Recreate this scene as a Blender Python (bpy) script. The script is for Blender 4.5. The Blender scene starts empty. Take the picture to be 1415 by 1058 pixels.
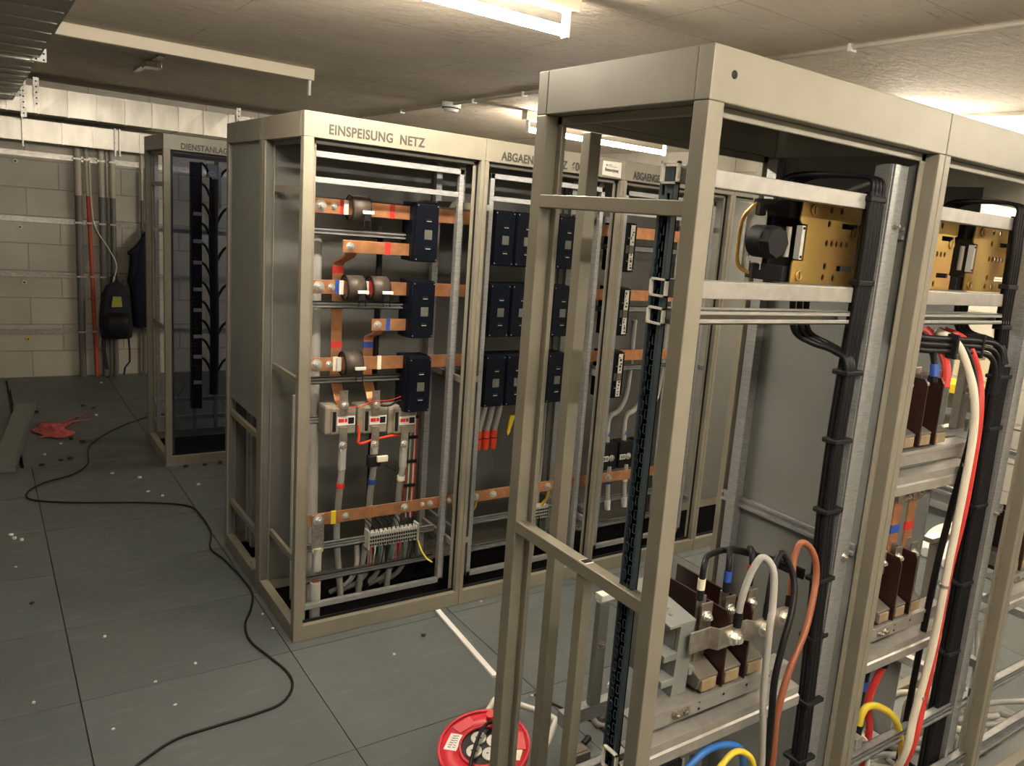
import bpy, bmesh, math, random
from mathutils import Vector, Matrix
R = random.Random(7)
S = bpy.context.scene
C = S.collection
PI = math.pi
# ------------------------------------------------------------------ materials
MATS = {}
def mat(name, col, rough=0.5, metal=0.0, var=0.0, scale=6.0, bump=0.0, bscale=60.0, stretch=None, coat=0.0, col2=None, emit=0.0):
    m = bpy.data.materials.new(name); m.use_nodes = True
    nt = m.node_tree; b = nt.nodes['Principled BSDF']
    b.inputs['Base Color'].default_value = (*col, 1)
    b.inputs['Roughness'].default_value = rough
    b.inputs['Metallic'].default_value = metal
    if coat: b.inputs['Coat Weight'].default_value = coat
    if emit:
        b.inputs['Emission Color'].default_value = (*col, 1); b.inputs['Emission Strength'].default_value = emit
    tc = nt.nodes.new('ShaderNodeTexCoord'); mp = nt.nodes.new('ShaderNodeMapping')
    nt.links.new(tc.outputs['Object'], mp.inputs['Vector'])
    if stretch: mp.inputs['Scale'].default_value = stretch
    if var > 0:
        n = nt.nodes.new('ShaderNodeTexNoise'); n.inputs['Scale'].default_value = scale; n.inputs['Detail'].default_value = 6
        nt.links.new(mp.outputs['Vector'], n.inputs['Vector'])
        rmp = nt.nodes.new('ShaderNodeValToRGB')
        c2 = col2 or tuple(min(1, c*(1+var)) for c in col); c1 = col if col2 else tuple(c*(1-var) for c in col)
        rmp.color_ramp.elements[0].color = (*c1, 1); rmp.color_ramp.elements[0].position = 0.3
        rmp.color_ramp.elements[1].color = (*c2, 1); rmp.color_ramp.elements[1].position = 0.7
        nt.links.new(n.outputs['Fac'], rmp.inputs['Fac']); nt.links.new(rmp.outputs['Color'], b.inputs['Base Color'])
    if bump > 0:
        n2 = nt.nodes.new('ShaderNodeTexNoise'); n2.inputs['Scale'].default_value = bscale; n2.inputs['Detail'].default_value = 4
        nt.links.new(mp.outputs['Vector'], n2.inputs['Vector'])
        bp = nt.nodes.new('ShaderNodeBump'); bp.inputs['Strength'].default_value = bump; bp.inputs['Distance'].default_value = 0.01
        nt.links.new(n2.outputs['Fac'], bp.inputs['Height']); nt.links.new(bp.outputs['Normal'], b.inputs['Normal'])
    if name in ('breaker', 'black', 'charcoal', 'blackcable', 'roofshade', 'gasket'): b.inputs['Specular IOR Level'].default_value = {'roofshade': 0.0, 'breaker': 0.12}.get(name, 0.2)
    MATS[name] = m
    return m
mat('paint', (0.234, 0.219, 0.175), 0.40, 0, 0.06, 9)
mat('panel', (0.212, 0.224, 0.222), 0.42, 0, 0.05, 5)
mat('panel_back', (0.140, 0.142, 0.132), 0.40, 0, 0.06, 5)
mat('roofshade', (0.005, 0.005, 0.006), 0.8)  # near black: shade under the cabinet roofs put into the panel colour
mat('gasket', (0.012, 0.013, 0.016), 0.5)
mat('alu', (0.37, 0.385, 0.395), 0.40, 0.55, 0.2, 30, stretch=(1, 1, 8))
mat('alubar', (0.41, 0.405, 0.385), 0.42, 0.5, 0.10, 40)
mat('zinc', (0.42, 0.41, 0.38), 0.36, 0.75, 0.25, 40)
mat('boltzinc', (0.72, 0.72, 0.69), 0.28, 0.7, 0.1, 40)
mat('tin', (0.50, 0.46, 0.40), 0.3, 0.85, 0.25, 40)
mat('duct', (0.46, 0.445, 0.40), 0.34, 0.75, 0.14, 5, stretch=(3, 3, .6))
mat('ductdark', (0.40, 0.39, 0.35), 0.45, 0.5, 0.1, 8)
mat('copper', (0.62, 0.30, 0.15), 0.38, 0.7, 0.22, 18)
mat('brass', (0.66, 0.42, 0.13), 0.36, 0.7, 0.0, 16, col2=(0.74, 0.55, 0.25)); 
mat('brassy', (0.60, 0.45, 0.12), 0.34, 0.7, 0.15, 11, col2=(0.58, 0.33, 0.13))
mat('breaker', (0.004, 0.006, 0.012), 0.42, 0, 0.2, 12)
mat('black', (0.015, 0.015, 0.016), 0.45)
mat('blackcable', (0.011, 0.011, 0.013), 0.42)
mat('charcoal', (0.014, 0.014, 0.016), 0.5)
mat('window', (0.12, 0.125, 0.115), 0.25)
mat('ctbrown', (0.075, 0.058, 0.048), 0.45, 0, 0.15, 20)
mat('phenolic', (0.030, 0.011, 0.009), 0.28, 0, 0.2, 10)
mat('ceramic', (0.30, 0.225, 0.14), 0.6, 0, 0.15, 30)
mat('basegrey', (0.14, 0.13, 0.11), 0.5)
mat('palegrey', (0.55, 0.56, 0.52), 0.5)
mat('bracketgrey', (0.21, 0.225, 0.22), 0.5)
mat('arrester', (0.30, 0.275, 0.225), 0.5)
mat('greycable', (0.42, 0.42, 0.40), 0.5, 0, 0.06, 10)
mat('whitecable', (0.78, 0.74, 0.62), 0.5)
mat('red', (0.62, 0.035, 0.03), 0.45)
mat('redcable', (0.66, 0.045, 0.04), 0.42)
mat('orangered', (0.80, 0.07, 0.02), 0.5)
mat('blue', (0.02, 0.08, 0.42), 0.5)
mat('bluecable', (0.03, 0.17, 0.55), 0.42)
mat('yellow', (0.82, 0.62, 0.03), 0.5)
mat('yellowcable', (0.78, 0.62, 0.05), 0.42)
mat('green', (0.03, 0.22, 0.12), 0.5)
mat('browncable', (0.30, 0.10, 0.05), 0.45)
mat('whitetape', (0.82, 0.78, 0.62), 0.6)
mat('white', (0.82, 0.82, 0.80), 0.6)
mat('card', (0.85, 0.84, 0.80), 0.7)
mat('letter', (0.05, 0.045, 0.04), 0.6)
mat('slot', (0.065, 0.10, 0.125), 0.42, 0.0, 0.15, 12)
mat('reelred', (0.62, 0.035, 0.055), 0.38, 0, 0.1, 8)
mat('jersey', (0.008, 0.010, 0.032), 0.9, 0, 0.3, 12, 0.6, 40)
mat('pack', (0.012, 0.014, 0.026), 0.8, 0, 0.3, 12, 0.5, 50)
mat('packyellow', (0.30, 0.30, 0.05), 0.7)
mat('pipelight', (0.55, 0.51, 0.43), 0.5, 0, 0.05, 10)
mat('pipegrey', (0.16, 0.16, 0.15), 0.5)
mat('pipered', (0.52, 0.085, 0.035), 0.5)
mat('plank', (0.20, 0.22, 0.22), 0.45, 0.2, 0.08, 20)
mat('lamp_body', (0.66, 0.60, 0.48), 0.5)
mat('cloth', (0.52, 0.11, 0.11), 0.9, 0, 0.35, 30)
mat('debris', (0.03, 0.03, 0.03), 0.8)
mat('scrap', (0.75, 0.74, 0.70), 0.7)
def emission_mat(name, col, st):
    m = bpy.data.materials.new(name); m.use_nodes = True
    nt = m.node_tree; b = nt.nodes['Principled BSDF']
    b.inputs['Base Color'].default_value = (0.9, 0.9, 0.9, 1)
    b.inputs['Emission Color'].default_value = (*col, 1); b.inputs['Emission Strength'].default_value = st
    MATS[name] = m
emission_mat('tube', (1.0, 0.885, 0.725), 30.0)
def smoked():
    m = bpy.data.materials.new('smoked_glass'); m.use_nodes = True
    nt = m.node_tree; nt.nodes.clear()
    out = nt.nodes.new('ShaderNodeOutputMaterial'); mx = nt.nodes.new('ShaderNodeMixShader')
    tr = nt.nodes.new('ShaderNodeBsdfTransparent'); tr.inputs['Color'].default_value = (0.62, 0.64, 0.72, 1)
    gl = nt.nodes.new('ShaderNodeBsdfGlossy'); gl.inputs['Roughness'].default_value = 0.08; gl.inputs['Color'].default_value = (0.8, 0.85, 1, 1)
    mx.inputs['Fac'].default_value = 0.05
    nt.links.new(tr.outputs[0], mx.inputs[1]); nt.links.new(gl.outputs[0], mx.inputs[2]); nt.links.new(mx.outputs[0], out.inputs['Surface'])
    MATS['smoked'] = m
smoked()
def nodes_of(name, rough=0.6):
    m = bpy.data.materials.new(name); m.use_nodes = True
    nt = m.node_tree; b = nt.nodes['Principled BSDF']; b.inputs['Roughness'].default_value = rough
    tc = nt.nodes.new('ShaderNodeTexCoord')
    MATS[name] = m
    return nt, b, tc
def ramp(nt, src, stops):
    r = nt.nodes.new('ShaderNodeValToRGB')
    while len(r.color_ramp.elements) < len(stops): r.color_ramp.elements.new(0.5)
    for e, (p, c) in zip(r.color_ramp.elements, stops): e.position = p; e.color = (*c, 1)
    nt.links.new(src, r.inputs['Fac']); return r
def noise(nt, vec, scale, detail=6, sx=None, rough=0.55):
    if sx:
        mp = nt.nodes.new('ShaderNodeMapping'); mp.inputs['Scale'].default_value = sx
        nt.links.new(vec, mp.inputs['Vector']); vec = mp.outputs['Vector']
    n = nt.nodes.new('ShaderNodeTexNoise'); n.inputs['Scale'].default_value = scale; n.inputs['Detail'].default_value = detail; n.inputs['Roughness'].default_value = rough
    nt.links.new(vec, n.inputs['Vector']); return n
def mix(nt, fac, a, b, mode='MIX'):
    x = nt.nodes.new('ShaderNodeMix'); x.data_type = 'RGBA'; x.blend_type = mode
    if hasattr(fac, 'node'): nt.links.new(fac, x.inputs[0])
    else: x.inputs[0].default_value = fac
    for s, i in ((a, 6), (b, 7)):
        if hasattr(s, 'node'): nt.links.new(s, x.inputs[i])
        else: x.inputs[i].default_value = (*s, 1)
    return x.outputs[2]
# floor panels
nt, b, tc = nodes_of('floor_panel', 0.5)
g = nt.nodes.new('ShaderNodeNewGeometry')
n1 = noise(nt, tc.outputs['Object'], 1.6, 8); n2 = noise(nt, tc.outputs['Object'], 26, 5)
r1 = ramp(nt, n1.outputs['Fac'], [(0.3, (0.088, 0.105, 0.110)), (0.55, (0.104, 0.122, 0.126)), (0.75, (0.124, 0.134, 0.131))])
r2 = ramp(nt, n2.outputs['Fac'], [(0.58, (0, 0, 0)), (0.8, (0.2, 0.2, 0.2))])
r3 = ramp(nt, g.outputs['Random Per Island'], [(0, (0.90, 0.90, 0.90)), (1, (1.06, 1.06, 1.06))])
c = mix(nt, 1.0, r1.outputs['Color'], r3.outputs['Color'], 'MULTIPLY')
n3 = noise(nt, tc.outputs['Object'], 5.0, 8, (1, 6, 1)); r4 = ramp(nt, n3.outputs['Fac'], [(0.57, (0, 0, 0)), (0.74, (0.32, 0.32, 0.32))])
c = mix(nt, r4.outputs['Color'], c, (0.24, 0.24, 0.23)); c = mix(nt, r2.outputs['Color'], c, (0.17, 0.165, 0.15))
nt.links.new(c, b.inputs['Base Color'])
rr = ramp(nt, n2.outputs['Fac'], [(0.3, (0.36,)*3), (0.8, (0.55,)*3)]); nt.links.new(rr.outputs['Color'], b.inputs['Roughness'])
# ceiling
nt, b, tc = nodes_of('ceiling_paint', 0.8)
n1 = noise(nt, tc.outputs['Object'], 2.2, 6, (1, 0.6, 1)); n2 = noise(nt, tc.outputs['Object'], 9, 9, (0.5, 4, 1), 0.7)
r1 = ramp(nt, n1.outputs['Fac'], [(0.3, (0.70, 0.61, 0.50)), (0.7, (0.80, 0.71, 0.59))])
r2 = ramp(nt, n2.outputs['Fac'], [(0.60, (0, 0, 0)), (0.66, (0.6, 0.6, 0.6))])
c = mix(nt, r2.outputs['Color'], r1.outputs['Color'], (0.34, 0.28, 0.21))
bt = nt.nodes.new('ShaderNodeTexBrick'); bt.inputs['Scale'].default_value = 1; bt.inputs['Brick Width'].default_value = 2.4; bt.inputs['Row Height'].default_value = 0.52
bt.inputs['Mortar Size'].default_value = 0.004; bt.inputs['Color1'].default_value = bt.inputs['Color2'].default_value = (1, 1, 1, 1); bt.inputs['Mortar'].default_value = (0.78, 0.74, 0.68, 1)
nt.links.new(tc.outputs['Object'], bt.inputs['Vector'])
c = mix(nt, 1.0, c, bt.outputs['Color'], 'MULTIPLY'); nt.links.new(c, b.inputs['Base Color'])
bp = nt.nodes.new('ShaderNodeBump'); bp.inputs['Strength'].default_value = 1.0; bp.inputs['Distance'].default_value = 0.03
n4 = noise(nt, tc.outputs['Object'], 16, 7, (0.6, 1.6, 1), 0.65); nt.links.new(n4.outputs['Fac'], bp.inputs['Height']); nt.links.new(bp.outputs['Normal'], b.inputs['Normal'])
# block wall, mapped in the wall's own plane
nt, b, tc = nodes_of('block_wall', 0.75)
sp = nt.nodes.new('ShaderNodeSeparateXYZ'); cb = nt.nodes.new('ShaderNodeCombineXYZ'); ad = nt.nodes.new('ShaderNodeMath'); ad.operation = 'ADD'
nt.links.new(tc.outputs['Object'], sp.inputs[0]); nt.links.new(sp.outputs['X'], ad.inputs[0]); nt.links.new(sp.outputs['Y'], ad.inputs[1])
nt.links.new(ad.outputs[0], cb.inputs['X']); nt.links.new(sp.outputs['Z'], cb.inputs['Y'])
bt = nt.nodes.new('ShaderNodeTexBrick'); bt.inputs['Scale'].default_value = 1; bt.inputs['Brick Width'].default_value = 0.5; bt.inputs['Row Height'].default_value = 0.25
bt.inputs['Mortar Size'].default_value = 0.006; bt.inputs['Mortar Smooth'].default_value = 0.4
bt.inputs['Color1'].default_value = (0.52, 0.50, 0.44, 1); bt.inputs['Color2'].default_value = (0.58, 0.55, 0.48, 1); bt.inputs['Mortar'].default_value = (0.44, 0.41, 0.35, 1)
nt.links.new(cb.outputs[0], bt.inputs['Vector'])
n1 = noise(nt, cb.outputs[0], 3, 8); r1 = ramp(nt, n1.outputs['Fac'], [(0.3, (0.86,)*3), (0.7, (1.05,)*3)])
c = mix(nt, 1.0, bt.outputs['Color'], r1.outputs['Color'], 'MULTIPLY')
n2 = noise(nt, cb.outputs[0], 2.0, 9, (1, 9, 1), 0.7); r2 = ramp(nt, n2.outputs['Fac'], [(0.68, (0,)*3), (0.72, (0.6,)*3)])
c = mix(nt, r2.outputs['Color'], c, (0.22, 0.19, 0.15)); nt.links.new(c, b.inputs['Base Color'])
bp = nt.nodes.new('ShaderNodeBump'); bp.inputs['Strength'].default_value = 0.8; bp.inputs['Distance'].default_value = 0.01; bp.invert = True
nt.links.new(bt.outputs['Fac'], bp.inputs['Height']); nt.links.new(bp.outputs['Normal'], b.inputs['Normal'])
# ------------------------------------------------------------------ mesh builder (world coordinates; build() makes them local to the thing)
def world_loc(o):
    v = Vector((0, 0, 0))
    while o: v += o.location; o = o.parent
    return v
class MB:
    def __init__(s): s.v = []; s.f = []; s.sm = []
    def add(s, vs, fs, smooth=False):
        n = len(s.v); s.v += [Vector(v) for v in vs]; s.f += [[i+n for i in f] for f in fs]; s.sm += [smooth]*len(fs); return s
    def box(s, x0, x1, y0, y1, z0, z1):
        return s.add([(x0,y0,z0),(x1,y0,z0),(x1,y1,z0),(x0,y1,z0),(x0,y0,z1),(x1,y0,z1),(x1,y1,z1),(x0,y1,z1)],
                     [(0,3,2,1),(4,5,6,7),(0,1,5,4),(1,2,6,5),(2,3,7,6),(3,0,4,7)])
    def hexa(s, pts):   # 8 points, bottom ring then top ring
        return s.add(pts, [(0,3,2,1),(4,5,6,7),(0,1,5,4),(1,2,6,5),(2,3,7,6),(3,0,4,7)])
    def prism(s, poly, axis, a, b):   # polygon in the two other axes, extruded along axis
        def P(u, w, t): return {'x': (t,u,w), 'y': (u,t,w), 'z': (u,w,t)}[axis]
        n = len(poly)
        vs = [P(u,w,a) for u,w in poly]+[P(u,w,b) for u,w in poly]
        fs = [list(range(n))[::-1], list(range(n, 2*n))]+[(i,(i+1)%n,(i+1)%n+n,i+n) for i in range(n)]
        return s.add(vs, fs)
    def cyl(s, p, q, r, n=16, r2=None, caps=True):
        p, q = Vector(p), Vector(q); d = (q-p).normalized()
        a = d.orthogonal().normalized(); c = d.cross(a); r2 = r if r2 is None else r2
        vs = [p+(a*math.cos(2*PI*i/n)+c*math.sin(2*PI*i/n))*r for i in range(n)]+[q+(a*math.cos(2*PI*i/n)+c*math.sin(2*PI*i/n))*r2 for i in range(n)]
        s.add(vs, [(i,(i+1)%n,(i+1)%n+n,i+n) for i in range(n)], n > 8)
        if caps: s.add(vs, [list(range(n))[::-1], list(range(n,2*n))])
        return s
    def ring(s, p, q, ro, ri, n=28):   # hollow cylinder
        p, q = Vector(p), Vector(q); d = (q-p).normalized(); a = d.orthogonal().normalized(); c = d.cross(a)
        u = [a*math.cos(2*PI*i/n)+c*math.sin(2*PI*i/n) for i in range(n)]
        vs = [p+k*ro for k in u]+[q+k*ro for k in u]+[p+k*ri for k in u]+[q+k*ri for k in u]
        fs = []
        for i in range(n):
            j = (i+1) % n
            fs += [(i,j,j+n,i+n),(j+2*n,i+2*n,i+3*n,j+3*n),(j,i,i+2*n,j+2*n),(i+n,j+n,j+3*n,i+3*n)]
        return s.add(vs, fs, True)
    def tube(s, pts, r, n=10, smooth=6):
        P = spline(pts, smooth); m = len(P)
        T = [(P[min(i+1,m-1)]-P[max(i-1,0)]).normalized() for i in range(m)]
        a = T[0].orthogonal().normalized(); vs = []
        for i in range(m):
            a = (a-T[i]*a.dot(T[i])).normalized(); c = T[i].cross(a)
            vs += [P[i]+(a*math.cos(2*PI*k/n)+c*math.sin(2*PI*k/n))*r for k in range(n)]
        fs = [(i*n+k,i*n+(k+1)%n,(i+1)*n+(k+1)%n,(i+1)*n+k) for i in range(m-1) for k in range(n)]
        s.add(vs, fs, True); s.add(vs, [list(range(n))[::-1], list(range((m-1)*n,m*n))]); return s
    def strip(s, pts, w, t, wdir):   # flat bar along a polyline, width along wdir
        P = [Vector(p) for p in pts]; W = Vector(wdir).normalized()*w/2; m = len(P); vs = []
        for i in range(m):
            d0 = (P[i]-P[i-1]).normalized() if i else (P[1]-P[0]).normalized()
            d1 = (P[i+1]-P[i]).normalized() if i < m-1 else d0
            d = (d0+d1).normalized(); k = d.cross(W).normalized()*(t/2/max(0.3, d.dot(d0)))
            vs += [P[i]-W-k, P[i]+W-k, P[i]+W+k, P[i]-W+k]
        fs = [(0,3,2,1), ((m-1)*4,(m-1)*4+1,(m-1)*4+2,(m-1)*4+3)]
        for i in range(m-1):
            for k in range(4): fs.append((i*4+k, i*4+(k+1)%4, i*4+4+(k+1)%4, i*4+4+k))
        return s.add(vs, fs)
    def bolt(s, p, n, r=0.009, h=0.008):
        p, n = Vector(p), Vector(n).normalized()
        s.cyl(p, p+n*0.002, r*1.5, 18); s.cyl(p+n*0.002, p+n*(0.002+h), r, 6); s.cyl(p+n*(0.002+h), p+n*(0.002+h*1.6), r*0.55, 12); return s
    def xf(s, M):
        s.v = [M @ v for v in s.v]; return s
    def build(s, name, m, parent=None, bevel=0.0):
        me = bpy.data.meshes.new(name); off = world_loc(parent)
        me.from_pydata([v-off for v in s.v], [], s.f)
        me.polygons.foreach_set('use_smooth', s.sm)
        bm = bmesh.new(); bm.from_mesh(me); bmesh.ops.recalc_face_normals(bm, faces=bm.faces); bm.to_mesh(me); bm.free()
        me.materials.append(MATS[m]); me.update()
        o = bpy.data.objects.new(name, me); C.objects.link(o); o.parent = parent
        if bevel:
            bv = o.modifiers.new('bevel', 'BEVEL'); bv.width = bevel; bv.segments = 2; bv.limit_method = 'ANGLE'; bv.angle_limit = 0.9
        return o
def spline(pts, k):
    P = [Vector(p) for p in pts]
    if k <= 1 or len(P) < 3: return P
    out = []
    for i in range(len(P)-1):
        a = P[i-1] if i else P[0]*2-P[1]; b_, c_ = P[i], P[i+1]; d = P[i+2] if i+2 < len(P) else P[-1]*2-P[-2]
        for j in range(k):
            t = j/k
            out.append(0.5*((2*b_)+(c_-a)*t+(2*a-5*b_+4*c_-d)*t*t+(3*b_-a-3*c_+d)*t**3))
    return out+[P[-1]]
def tag(o, label=None, cat=None, group=None, kind=None):
    if label: o['label'] = label
    if cat: o['category'] = cat
    if group: o['group'] = group
    if kind: o['kind'] = kind
    return o
def thing(name, label, cat, loc=(0, 0, 0), group=None):
    o = bpy.data.objects.new(name, None); o.empty_display_size = 0.05; C.objects.link(o); o.location = loc
    return tag(o, label, cat, group)
def dup(o, parent=None):
    c = o.copy(); C.objects.link(c); c.parent = parent
    for ch in list(o.children): dup(ch, c)
    return c
def curve_mesh(cu, M):
    ob = bpy.data.objects.new('tmp', cu); C.objects.link(ob)
    dg = bpy.context.evaluated_depsgraph_get(); me = bpy.data.meshes.new_from_object(ob.evaluated_get(dg))
    bpy.data.objects.remove(ob); me.transform(M); return me
def text(body, size, M, name, m, parent, squeeze=1.0, bold=0.0, space=1.0):
    cu = bpy.data.curves.new(name, 'FONT'); cu.body = body; cu.size = size; cu.extrude = 0.0006; cu.offset = bold; cu.space_character = space
    me = curve_mesh(cu, Matrix.Translation(-world_loc(parent)) @ M @ Matrix.Scale(squeeze, 4, (1, 0, 0)))
    me.materials.append(MATS[m]); o = bpy.data.objects.new(name, me); C.objects.link(o); o.parent = parent; return o
def plate(outer, holes, th, M, name, m, parent):   # flat plate with real holes, polygon in xy
    cu = bpy.data.curves.new(name, 'CURVE'); cu.dimensions = '2D'; cu.fill_mode = 'BOTH'; cu.extrude = th/2
    for poly in [outer]+holes:
        s = cu.splines.new('POLY'); s.points.add(len(poly)-1); s.use_cyclic_u = True
        for p, (x, y) in zip(s.points, poly): p.co = (x, y, 0, 1)
    me = curve_mesh(cu, Matrix.Translation(-world_loc(parent)) @ M); me.materials.append(MATS[m])
    o = bpy.data.objects.new(name, me); C.objects.link(o); o.parent = parent; return o
def circ(x, y, r, n=14, ry=None): return [(x+r*math.cos(2*PI*i/n), y+(ry or r)*math.sin(2*PI*i/n)) for i in range(n)]
def slot(x, y, w, h): return [(x-w/2, y-h/2), (x+w/2, y-h/2), (x+w/2, y+h/2), (x-w/2, y+h/2)]
FRONT = lambda y, x=0, z=0: Matrix(((1,0,0,x),(0,0,1,y),(0,1,0,z),(0,0,0,1))) @ Matrix.Scale(-1, 4, (0,0,1))   # xy -> xz, facing -Y
SIDE = lambda x: Matrix(((0,0,1,x),(1,0,0,0),(0,1,0,0),(0,0,0,1)))      # xy -> yz
def cable(name, label, pts, r, m, group=None, cat='cable', n=10, smooth=7):
    o = MB().tube(pts, r, n, smooth).build(name, m); return tag(o, label, cat, group)
# ------------------------------------------------------------------ camera (solved from the photograph's lines)
cam = bpy.data.cameras.new('camera'); co = bpy.data.objects.new('camera', cam); C.objects.link(co); S.camera = co
f_, yaw, pitch, roll = 1117.2287, 0.6635, 0.1855, 0.0911
fw = Vector((math.sin(yaw)*math.cos(pitch), math.cos(yaw)*math.cos(pitch), -math.sin(pitch)))
r0 = Vector((math.cos(yaw), -math.sin(yaw), 0)); u0 = r0.cross(fw)
rt = r0*math.cos(roll)+u0*math.sin(roll); up = -r0*math.sin(roll)+u0*math.cos(roll)
M = Matrix.Identity(4)
for i in range(3): M[i][0], M[i][1], M[i][2], M[i][3] = rt[i], up[i], -fw[i], (-1.0178, -3.2364, 1.8645)[i]
co.matrix_world = M
cam.sensor_fit = 'HORIZONTAL'; cam.sensor_width = 36; cam.lens = f_*36/1415
cam.shift_x = -115.9477/1415; cam.shift_y = -5.3127/1415; cam.clip_start = 0.02
# ------------------------------------------------------------------ room
CZ = 2.70; XL, XR, YF, YB = -3.4, 4.85, -5.4, 5.87
def struct(mb, name, m): return tag(mb.build(name, m), kind='structure')
fl = MB()
xs = [XL, -2.275, -1.525, -0.775, -0.025, 0.725, 1.475, 2.225, 2.975, 3.725, XR]
ys = [YF, -4.52, -3.92, -3.32, -2.72, -2.12, -1.4, -0.8, -0.06, 0.54, 1.14, 1.74, 2.34, 2.94, 3.54, 4.14, 4.74, 5.34, YB]
for i in range(len(xs)-1):
    for j in range(len(ys)-1):
        ga, gb = 0.0018, 0.0014
        if ys[j] > 2.6 and i == 2: fl.box(xs[i]+ga, xs[i+1]-0.062, ys[j]+gb, ys[j+1]-gb, -0.03, 0)
        elif ys[j] > 2.6 and i == 3: fl.box(xs[i]-0.046+R.choice([0, .006, .012]), xs[i+1]-ga, ys[j]+gb, ys[j+1]-gb, -0.03, 0)
        else: fl.box(xs[i]+ga, xs[i+1]-ga, ys[j]+gb, ys[j+1]-gb, -0.03, 0)
struct(fl, 'floor', 'floor_panel')
struct(MB().box(XL, XR, YF, YB, -0.12, -0.031), 'floor_under', 'black')
struct(MB().box(XL-.1, XR+.1, YF-.1, YB+.1, CZ, CZ+.1), 'ceiling', 'ceiling_paint')
struct(MB().box(XL-.1, XR+.1, YB, YB+.1, -.12, CZ), 'wall_back', 'block_wall')
struct(MB().box(XL-.1, XR+.1, YF-.1, YF, -.12, CZ), 'wall_front', 'block_wall')
struct(MB().box(XL-.1, XL, YF, YB, -.12, CZ), 'wall_left', 'block_wall')
struct(MB().box(XR, XR+.1, YF, YB, -.12, CZ), 'wall_right', 'block_wall')
# wall channels along the back wall
NM = ['highest', 'second highest', 'third highest', 'lowest']
for k, z in enumerate((2.05, 1.47, 0.968, 0.44)):
    m = MB().box(XL+.05, XR-.05, YB-.004, YB, z-.024, z+.024)
    m.box(XL+.05, XR-.05, YB-.022, YB-.004, z+.018, z+.024).box(XL+.05, XR-.05, YB-.022, YB-.004, z-.024, z-.018)
    m.box(XL+.05, XR-.05, YB-.022, YB-.019, z+.009, z+.018).box(XL+.05, XR-.05, YB-.022, YB-.019, z-.018, z-.009)
    tag(m.build('wall_channel', 'zinc'), 'galvanised channel rail across the back block wall, %s of four' % NM[k], 'rail', 'channel rails on the back wall')
    w = thing('wall_eyelet', 'small round eyelet on the back wall just under the %s channel rail' % NM[k], 'eyelet', (-.69+.015*k, YB-.012, z-.075), 'eyelets under the wall rails')
    l = world_loc(w)
    MB().ring(l+Vector((0, -.004, 0)), l+Vector((0, .006, 0)), .02, .008, 16).build('ring', 'scrap' if k < 3 else 'yellow', w)
    MB().cyl(l+Vector((0, 0, 0)), l+Vector((0, .012, 0)), .008, 10).build('bolt', 'black', w)
# ------------------------------------------------------------------ lamps
def batten(x0, x1, y, label, lit=True):
    t = thing('tube_lamp', label, 'lamp', ((x0+x1)/2, y, CZ), 'ceiling tube lamps')
    MB().prism([(y-.042, CZ), (y-.036, 2.63), (y+.036, 2.63), (y+.042, CZ)], 'x', x0, x1).build('housing', 'lamp_body', t, .004)
    for xx in ((x0+.03, x1-.045) if lit else (x1-.03,)):
        MB().box(xx, xx+.016, y-.02, y+.02, 2.535, 2.63).build('lamp_holder', 'white', t, .003)
    if lit: MB().cyl((x0+.046, y, 2.56), (x1-.045, y, 2.56), .019, 20).build('fluorescent_tube', 'tube', t)
batten(-.72, .79, -.60, 'lit tube lamp on the ceiling above the aisle, at the top of the picture')
batten(3.15, 4.66, -.30, 'lit tube lamp hidden behind the header of the near cabinet row')
batten(2.42, 3.93, 2.36, 'lit tube lamp on the ceiling behind the middle row, seen through the near frame')
batten(-.62, .79, 2.36, 'unlit beige tube lamp on the ceiling, left of the lit ones', False)
batten(-.72, .79, -3.55, 'lit tube lamp on the ceiling above the near left side')
batten(2.42, 3.93, -3.55, 'lit tube lamp on the ceiling above the near right side')
# small dead fitting on the ceiling
t = thing('ceiling_bracket', 'small dark metal bracket on the ceiling beyond the unlit lamp', 'bracket', (0, 3.3, CZ))
MB().box(-.02, .02, 2.9, 3.95, CZ-.012, CZ).build('strip', 'tin', t); MB().box(-.05, .05, 3.2, 3.36, CZ-.05, CZ-.012).build('clamp', 'tin', t, .004)
# smoke detector and conduits
t = thing('smoke_detector', 'white round smoke detector on the ceiling conduit', 'smoke detector', (1.965, 2.7, CZ))
MB().cyl((1.965, 2.7, CZ), (1.965, 2.7, CZ-.03), .075, 24).build('base', 'white', t); MB().cyl((1.965, 2.7, CZ-.03), (1.965, 2.7, CZ-.065), .07, 24, .05).build('sensor_cap', 'white', t)
MB().ring((1.965, 2.7, CZ-.036), (1.965, 2.7, CZ-.044), .069, .05).build('vent_slot', 'black', t)
t = thing('conduit', 'thin grey conduit along the ceiling passing the smoke detector', 'conduit', (1.93, 1, CZ))
MB().cyl((1.88, -5.2, CZ-.012), (1.98, 5.6, CZ-.012), .011, 10).build('pipe', 'pipelight', t)
for y in (-4, -2.5, -1, .6, 1.6, 2.3, 3.6): MB().box(1.905+y*.0093, 1.945+y*.0093, y-.008, y+.008, CZ-.03, CZ).build('clip', 'white', t)
tag(MB().cyl((3.6, -5.2, CZ-.012), (3.62, 5.6, CZ-.012), .011, 10).build('conduit', 'pipelight'), 'thin ceiling conduit at the far right of the room', 'conduit')
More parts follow.
